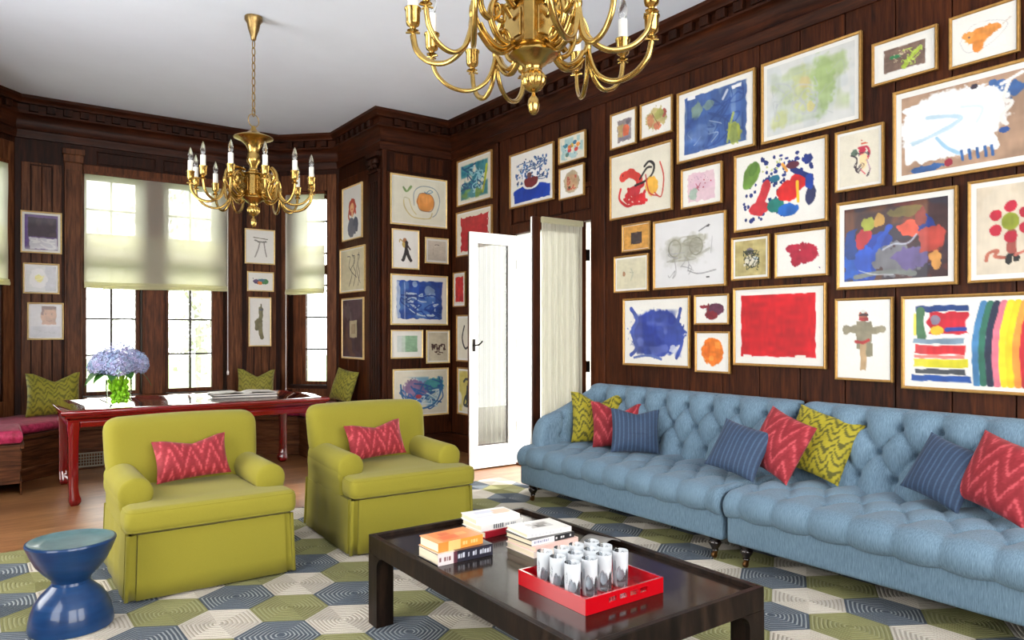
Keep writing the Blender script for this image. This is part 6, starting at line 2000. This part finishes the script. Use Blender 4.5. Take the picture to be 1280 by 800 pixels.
def picture(k, wl_, a0, a1, z0, z1, idx):
    front, backp, ax = WALLS[wl_]
    sheet, mar, label = SPEC[k]
    w = a1 - a0; h = z1 - z0; cx = (a0 + a1) / 2; cz = (z0 + z1) / 2
    dep = backp - front
    loc = (backp, cx, cz) if ax == 'x' else (cx, backp, cz)
    t = thing('framed_painting', label, 'framed painting', loc, R(-90) if ax == 'x' else 0.0, "framed children's paintings covering the walls")
    fw = 0.017 if w > .45 else 0.014
    mb = MB()
    # four mitred rails, outer face stepped
    prof = [(0, -0.0005), (0, -dep), (fw * .35, -dep - .002), (fw * .8, -dep + .001), (fw, -dep + .005), (fw, -0.0005)]
    v = []; f = []
    for d, y in prof:
        v += [(-w / 2 + d, y, -h / 2 + d), (w / 2 - d, y, -h / 2 + d), (w / 2 - d, y, h / 2 - d), (-w / 2 + d, y, h / 2 - d)]
    for j in range(len(prof) - 1):
        for i in range(4):
            f.append((j * 4 + i, j * 4 + (i + 1) % 4, (j + 1) * 4 + (i + 1) % 4, (j + 1) * 4 + i))
    mb.add(v, f)
    mb.build('frame', M['gold_pale'] if wl_ in 'WSP' else M['gold'], t, smooth=False)
    mb = MB(); mb.box(-w / 2 + fw - .002, w / 2 - fw + .002, -dep + .010, -0.0005, -h / 2 + fw - .002, h / 2 - fw + .002)
    mb.build('mount', M['mount'], t, smooth=False)
    m = fw + mar * .6 + (0.004 if w < .45 else 0.008)
    aw, ah = w - 2 * m, h - 2 * m
    A = Art(aw, ah, sheet, 100 + idx)
    globals()['A_' + k](A)
    tone = 1 + .06 * (A.noise(26, 7) - .5) + .10 * (A.noise(7, 16) - .5) + .12 * (A.noise(4) - .5)
    lum = A.c.mean(axis=2, keepdims=True)
    k_ = np.clip((225 - lum) / 90, 0, 1)
    A.c = A.c * (1 + (tone[..., None] - 1) * (0.1 + 1.5 * k_))
    mb = MB(); yy = -dep + .0085
    v = [(-aw / 2 + aw * i / (A.nx - 1), yy, ah / 2 - ah * j / (A.ny - 1)) for j in range(A.ny) for i in range(A.nx)]
    f = [(j * A.nx + i, (j + 1) * A.nx + i, (j + 1) * A.nx + i + 1, j * A.nx + i + 1) for j in range(A.ny - 1) for i in range(A.nx - 1)]
    mb.add(v, f)
    o = mb.build('artwork', M['art'] if wl_ == 'R' else M['art_glazed'], t, smooth=False)
    paint(o.data, np.clip(A.c, 0, 255).reshape(-1, 3) * 0.935)
for i_, (k, wl_, a0, a1, z0, z1) in enumerate(PICS):
    picture(k, wl_, a0, a1, z0, z1, i_)

# ------------------------------------------------------------------ outside: lawn, trees, veranda
struct(MB().box(-30, 30, 9.7, 60, -0.9, -0.6).build('ground_garden', M['lawn'], smooth=False))
struct(MB().box(4.62, 9.5, 1.0, 9.6, -0.12, -0.01).build('floor_veranda', M['stone'], smooth=False))
def tree(x, y, hgt, r, label, seed):
    t = thing('garden_tree', label, 'tree', (x, y, -0.6), 0, 'trees in the garden beyond the bay')
    rn = random.Random(seed)
    mb = MB(); mb.tube(spline([(0, 0, 0), (.08, .05, hgt * .3), (-.05, 0, hgt * .6), (0, .1, hgt * .85)], 5), [0.16 - .10 * i / 15 for i in range(16)], 10)
    for k in range(7):
        a_ = rn.random() * 6.28; z = hgt * rn.uniform(.35, .7)
        mb.tube([(0, 0, z), (r * .4 * math.cos(a_), r * .4 * math.sin(a_), z + .4), (r * .8 * math.cos(a_), r * .8 * math.sin(a_), z + .9)], [0.06, .04, .015], 6)
    mb.build('trunk', M['bark'], t)
    mb = MB()
    for k in range(2600):
        a_ = rn.random() * 6.28; b_ = math.acos(rn.uniform(-1, 1)); q = r * rn.random() ** .4
        c_ = Vector((q * math.sin(b_) * math.cos(a_), q * math.sin(b_) * math.sin(a_), hgt * .62 + q * math.cos(b_) * hgt * .42 / r))
        u_ = Vector((rn.gauss(0, 1), rn.gauss(0, 1), rn.gauss(0, .6))).normalized(); w_ = u_.orthogonal().normalized(); L_ = rn.uniform(.07, .15)
        mb.add([c_ - u_ * L_, c_ + w_ * L_ * .45, c_ + u_ * L_, c_ - w_ * L_ * .45], [(0, 1, 2, 3)])
    mb.build('foliage', M['tree_leaf'], t, smooth=False)
tree(-0.8, 15.5, 4.6, 2.0, 'pale sunlit tree outside the left centre window', 1)
tree(3.6, 16.5, 5.2, 2.1, 'pale sunlit tree outside the right centre window', 2)
tree(9.0, 17.5, 4.8, 2.0, 'pale sunlit tree outside the slim right window', 3)
# veranda arcade: wall with an arched opening and a balustrade under it
mb = MB()
xw0, xw1 = 7.2, 7.5
def arch_face(x):
    pass
out = [(3.2, -0.01), (3.2, 4.0), (9.4, 4.0), (9.4, -0.01), (8.7, -0.01)]
cyc, rad, spr = 5.9, 1.9, 1.9
arc_ = [(cyc + rad * math.cos(a), spr + rad * .85 * math.sin(a)) for a in [PI * k / 20 for k in range(21)]]
loop = [(3.2, -0.01)] + [(cyc - rad, -0.01)] + arc_[::-1] + [(cyc + rad, -0.01), (9.4, -0.01), (9.4, 4.0), (3.2, 4.0)]
n = len(loop)
mb.add([(x, y, z) for x in (xw0, xw1) for y, z in loop], [tuple(range(n)), tuple(range(2 * n - 1, n - 1, -1))] + [(i, i + n, (i + 1) % n + n, (i + 1) % n) for i in range(n)])
struct(mb.build('wall_veranda_arcade', M['stone'], smooth=False))
bt = thing('balustrade', 'pale stone balustrade across the veranda arch outside the french door', 'balustrade', (7.35, 5.9, -0.01))
mb = MB(); mb.box(-.1, .1, -1.89, 1.89, 0.80, 0.90); mb.box(-.1, .1, -1.89, 1.89, 0, 0.08)
mb.build('rail', M['stone'], bt, smooth=False, bevel=.01)
for k in range(15):
    mb = MB(); mb.lathe([(.05, .081), (.05, .12), (.03, .16), (.06, .32), (.055, .42), (.028, .62), (.045, .72), (.05, .799)], (0, -1.75 + k * .25, 0), 12)
    mb.build('baluster', M['stone'], bt)

# ------------------------------------------------------------------ light: sky, sun, added fill at the invented rear and left openings
w = bpy.data.worlds.new('world'); scene.world = w; w.use_nodes = True
nt = w.node_tree; bg = nt.nodes['Background']
bg.inputs['Color'].default_value = (1.0, 0.985, 0.95, 1)
bg.inputs['Strength'].default_value = 8.0

def area(name, loc, rot, sx, sy, power, col=(1, 1, 1), portal=False):
    l = bpy.data.lights.new(name, 'AREA'); l.shape = 'RECTANGLE'; l.size = sx; l.size_y = sy; l.energy = power; l.color = col
    if portal: l.cycles.is_portal = True
    o = bpy.data.objects.new(name, l); COL.objects.link(o); o.location = loc; o.rotation_euler = rot
    return o
# fill lamps added in the invented openings behind the photographer and in the left wall
area('fill_rear_opening', (0.23, SY - 0.28, 2.1), (R(90), 0, 0), 2.15, 2.3, 38, (1, .985, .96))
area('fill_rear_opening', (2.88, SY - 0.28, 2.1), (R(90), 0, 0), 2.15, 2.3, 38, (1, .985, .96))
area('fill_left_opening', (WX - 0.28, 5.23, 1.8), (R(90), 0, R(-90)), 1.55, 2.5, 20)
area('fill_left_opening', (WX - 0.28, 2.23, 1.8), (R(90), 0, R(-90)), 1.55, 2.5, 16)
# sky portals in the bay and the door
area('sky_portal', (1.53, 9.3, 1.85), (R(-90), 0, 0), 1.5, 2.4, 1, portal=True)
area('sky_portal', (3.4, 8.93, 1.85), (R(-90), 0, R(-45)), 0.5, 2.4, 1, portal=True)
area('sky_portal', (-0.35, 8.93, 1.85), (R(-90), 0, R(45)), 0.5, 2.4, 1, portal=True)
area('sky_portal', (4.64, 5.415, 1.18), (R(-90), 0, R(-90)), 1.15, 2.3, 1, portal=True)
sl = bpy.data.lights.new('sun', 'SUN'); sl.energy = 8.0; sl.angle = R(4); sl.color = (1, .95, .86)
so = bpy.data.objects.new('sun', sl); COL.objects.link(so)
d = Vector((-0.83, 0.20, -0.42)).normalized()
so.rotation_euler = d.to_track_quat('-Z', 'Y').to_euler()
so.location = (8, 3, 6)

scene.view_settings.view_transform = 'Standard'
scene.view_settings.look = 'None'
scene.view_settings.exposure = 0.22
scene.view_settings.gamma = 1.0
scene.view_settings.use_curve_mapping = False
scene.render.film_transparent = False
try:
    scene.cycles.max_bounces = 10
    scene.cycles.diffuse_bounces = 4
    scene.cycles.glossy_bounces = 4
    scene.cycles.transmission_bounces = 8
    scene.cycles.transparent_max_bounces = 12
    scene.cycles.sample_clamp_indirect = 6
    scene.cycles.use_denoising = True
    scene.cycles.caustics_reflective = False
    scene.cycles.caustics_refractive = False
except Exception:
    pass
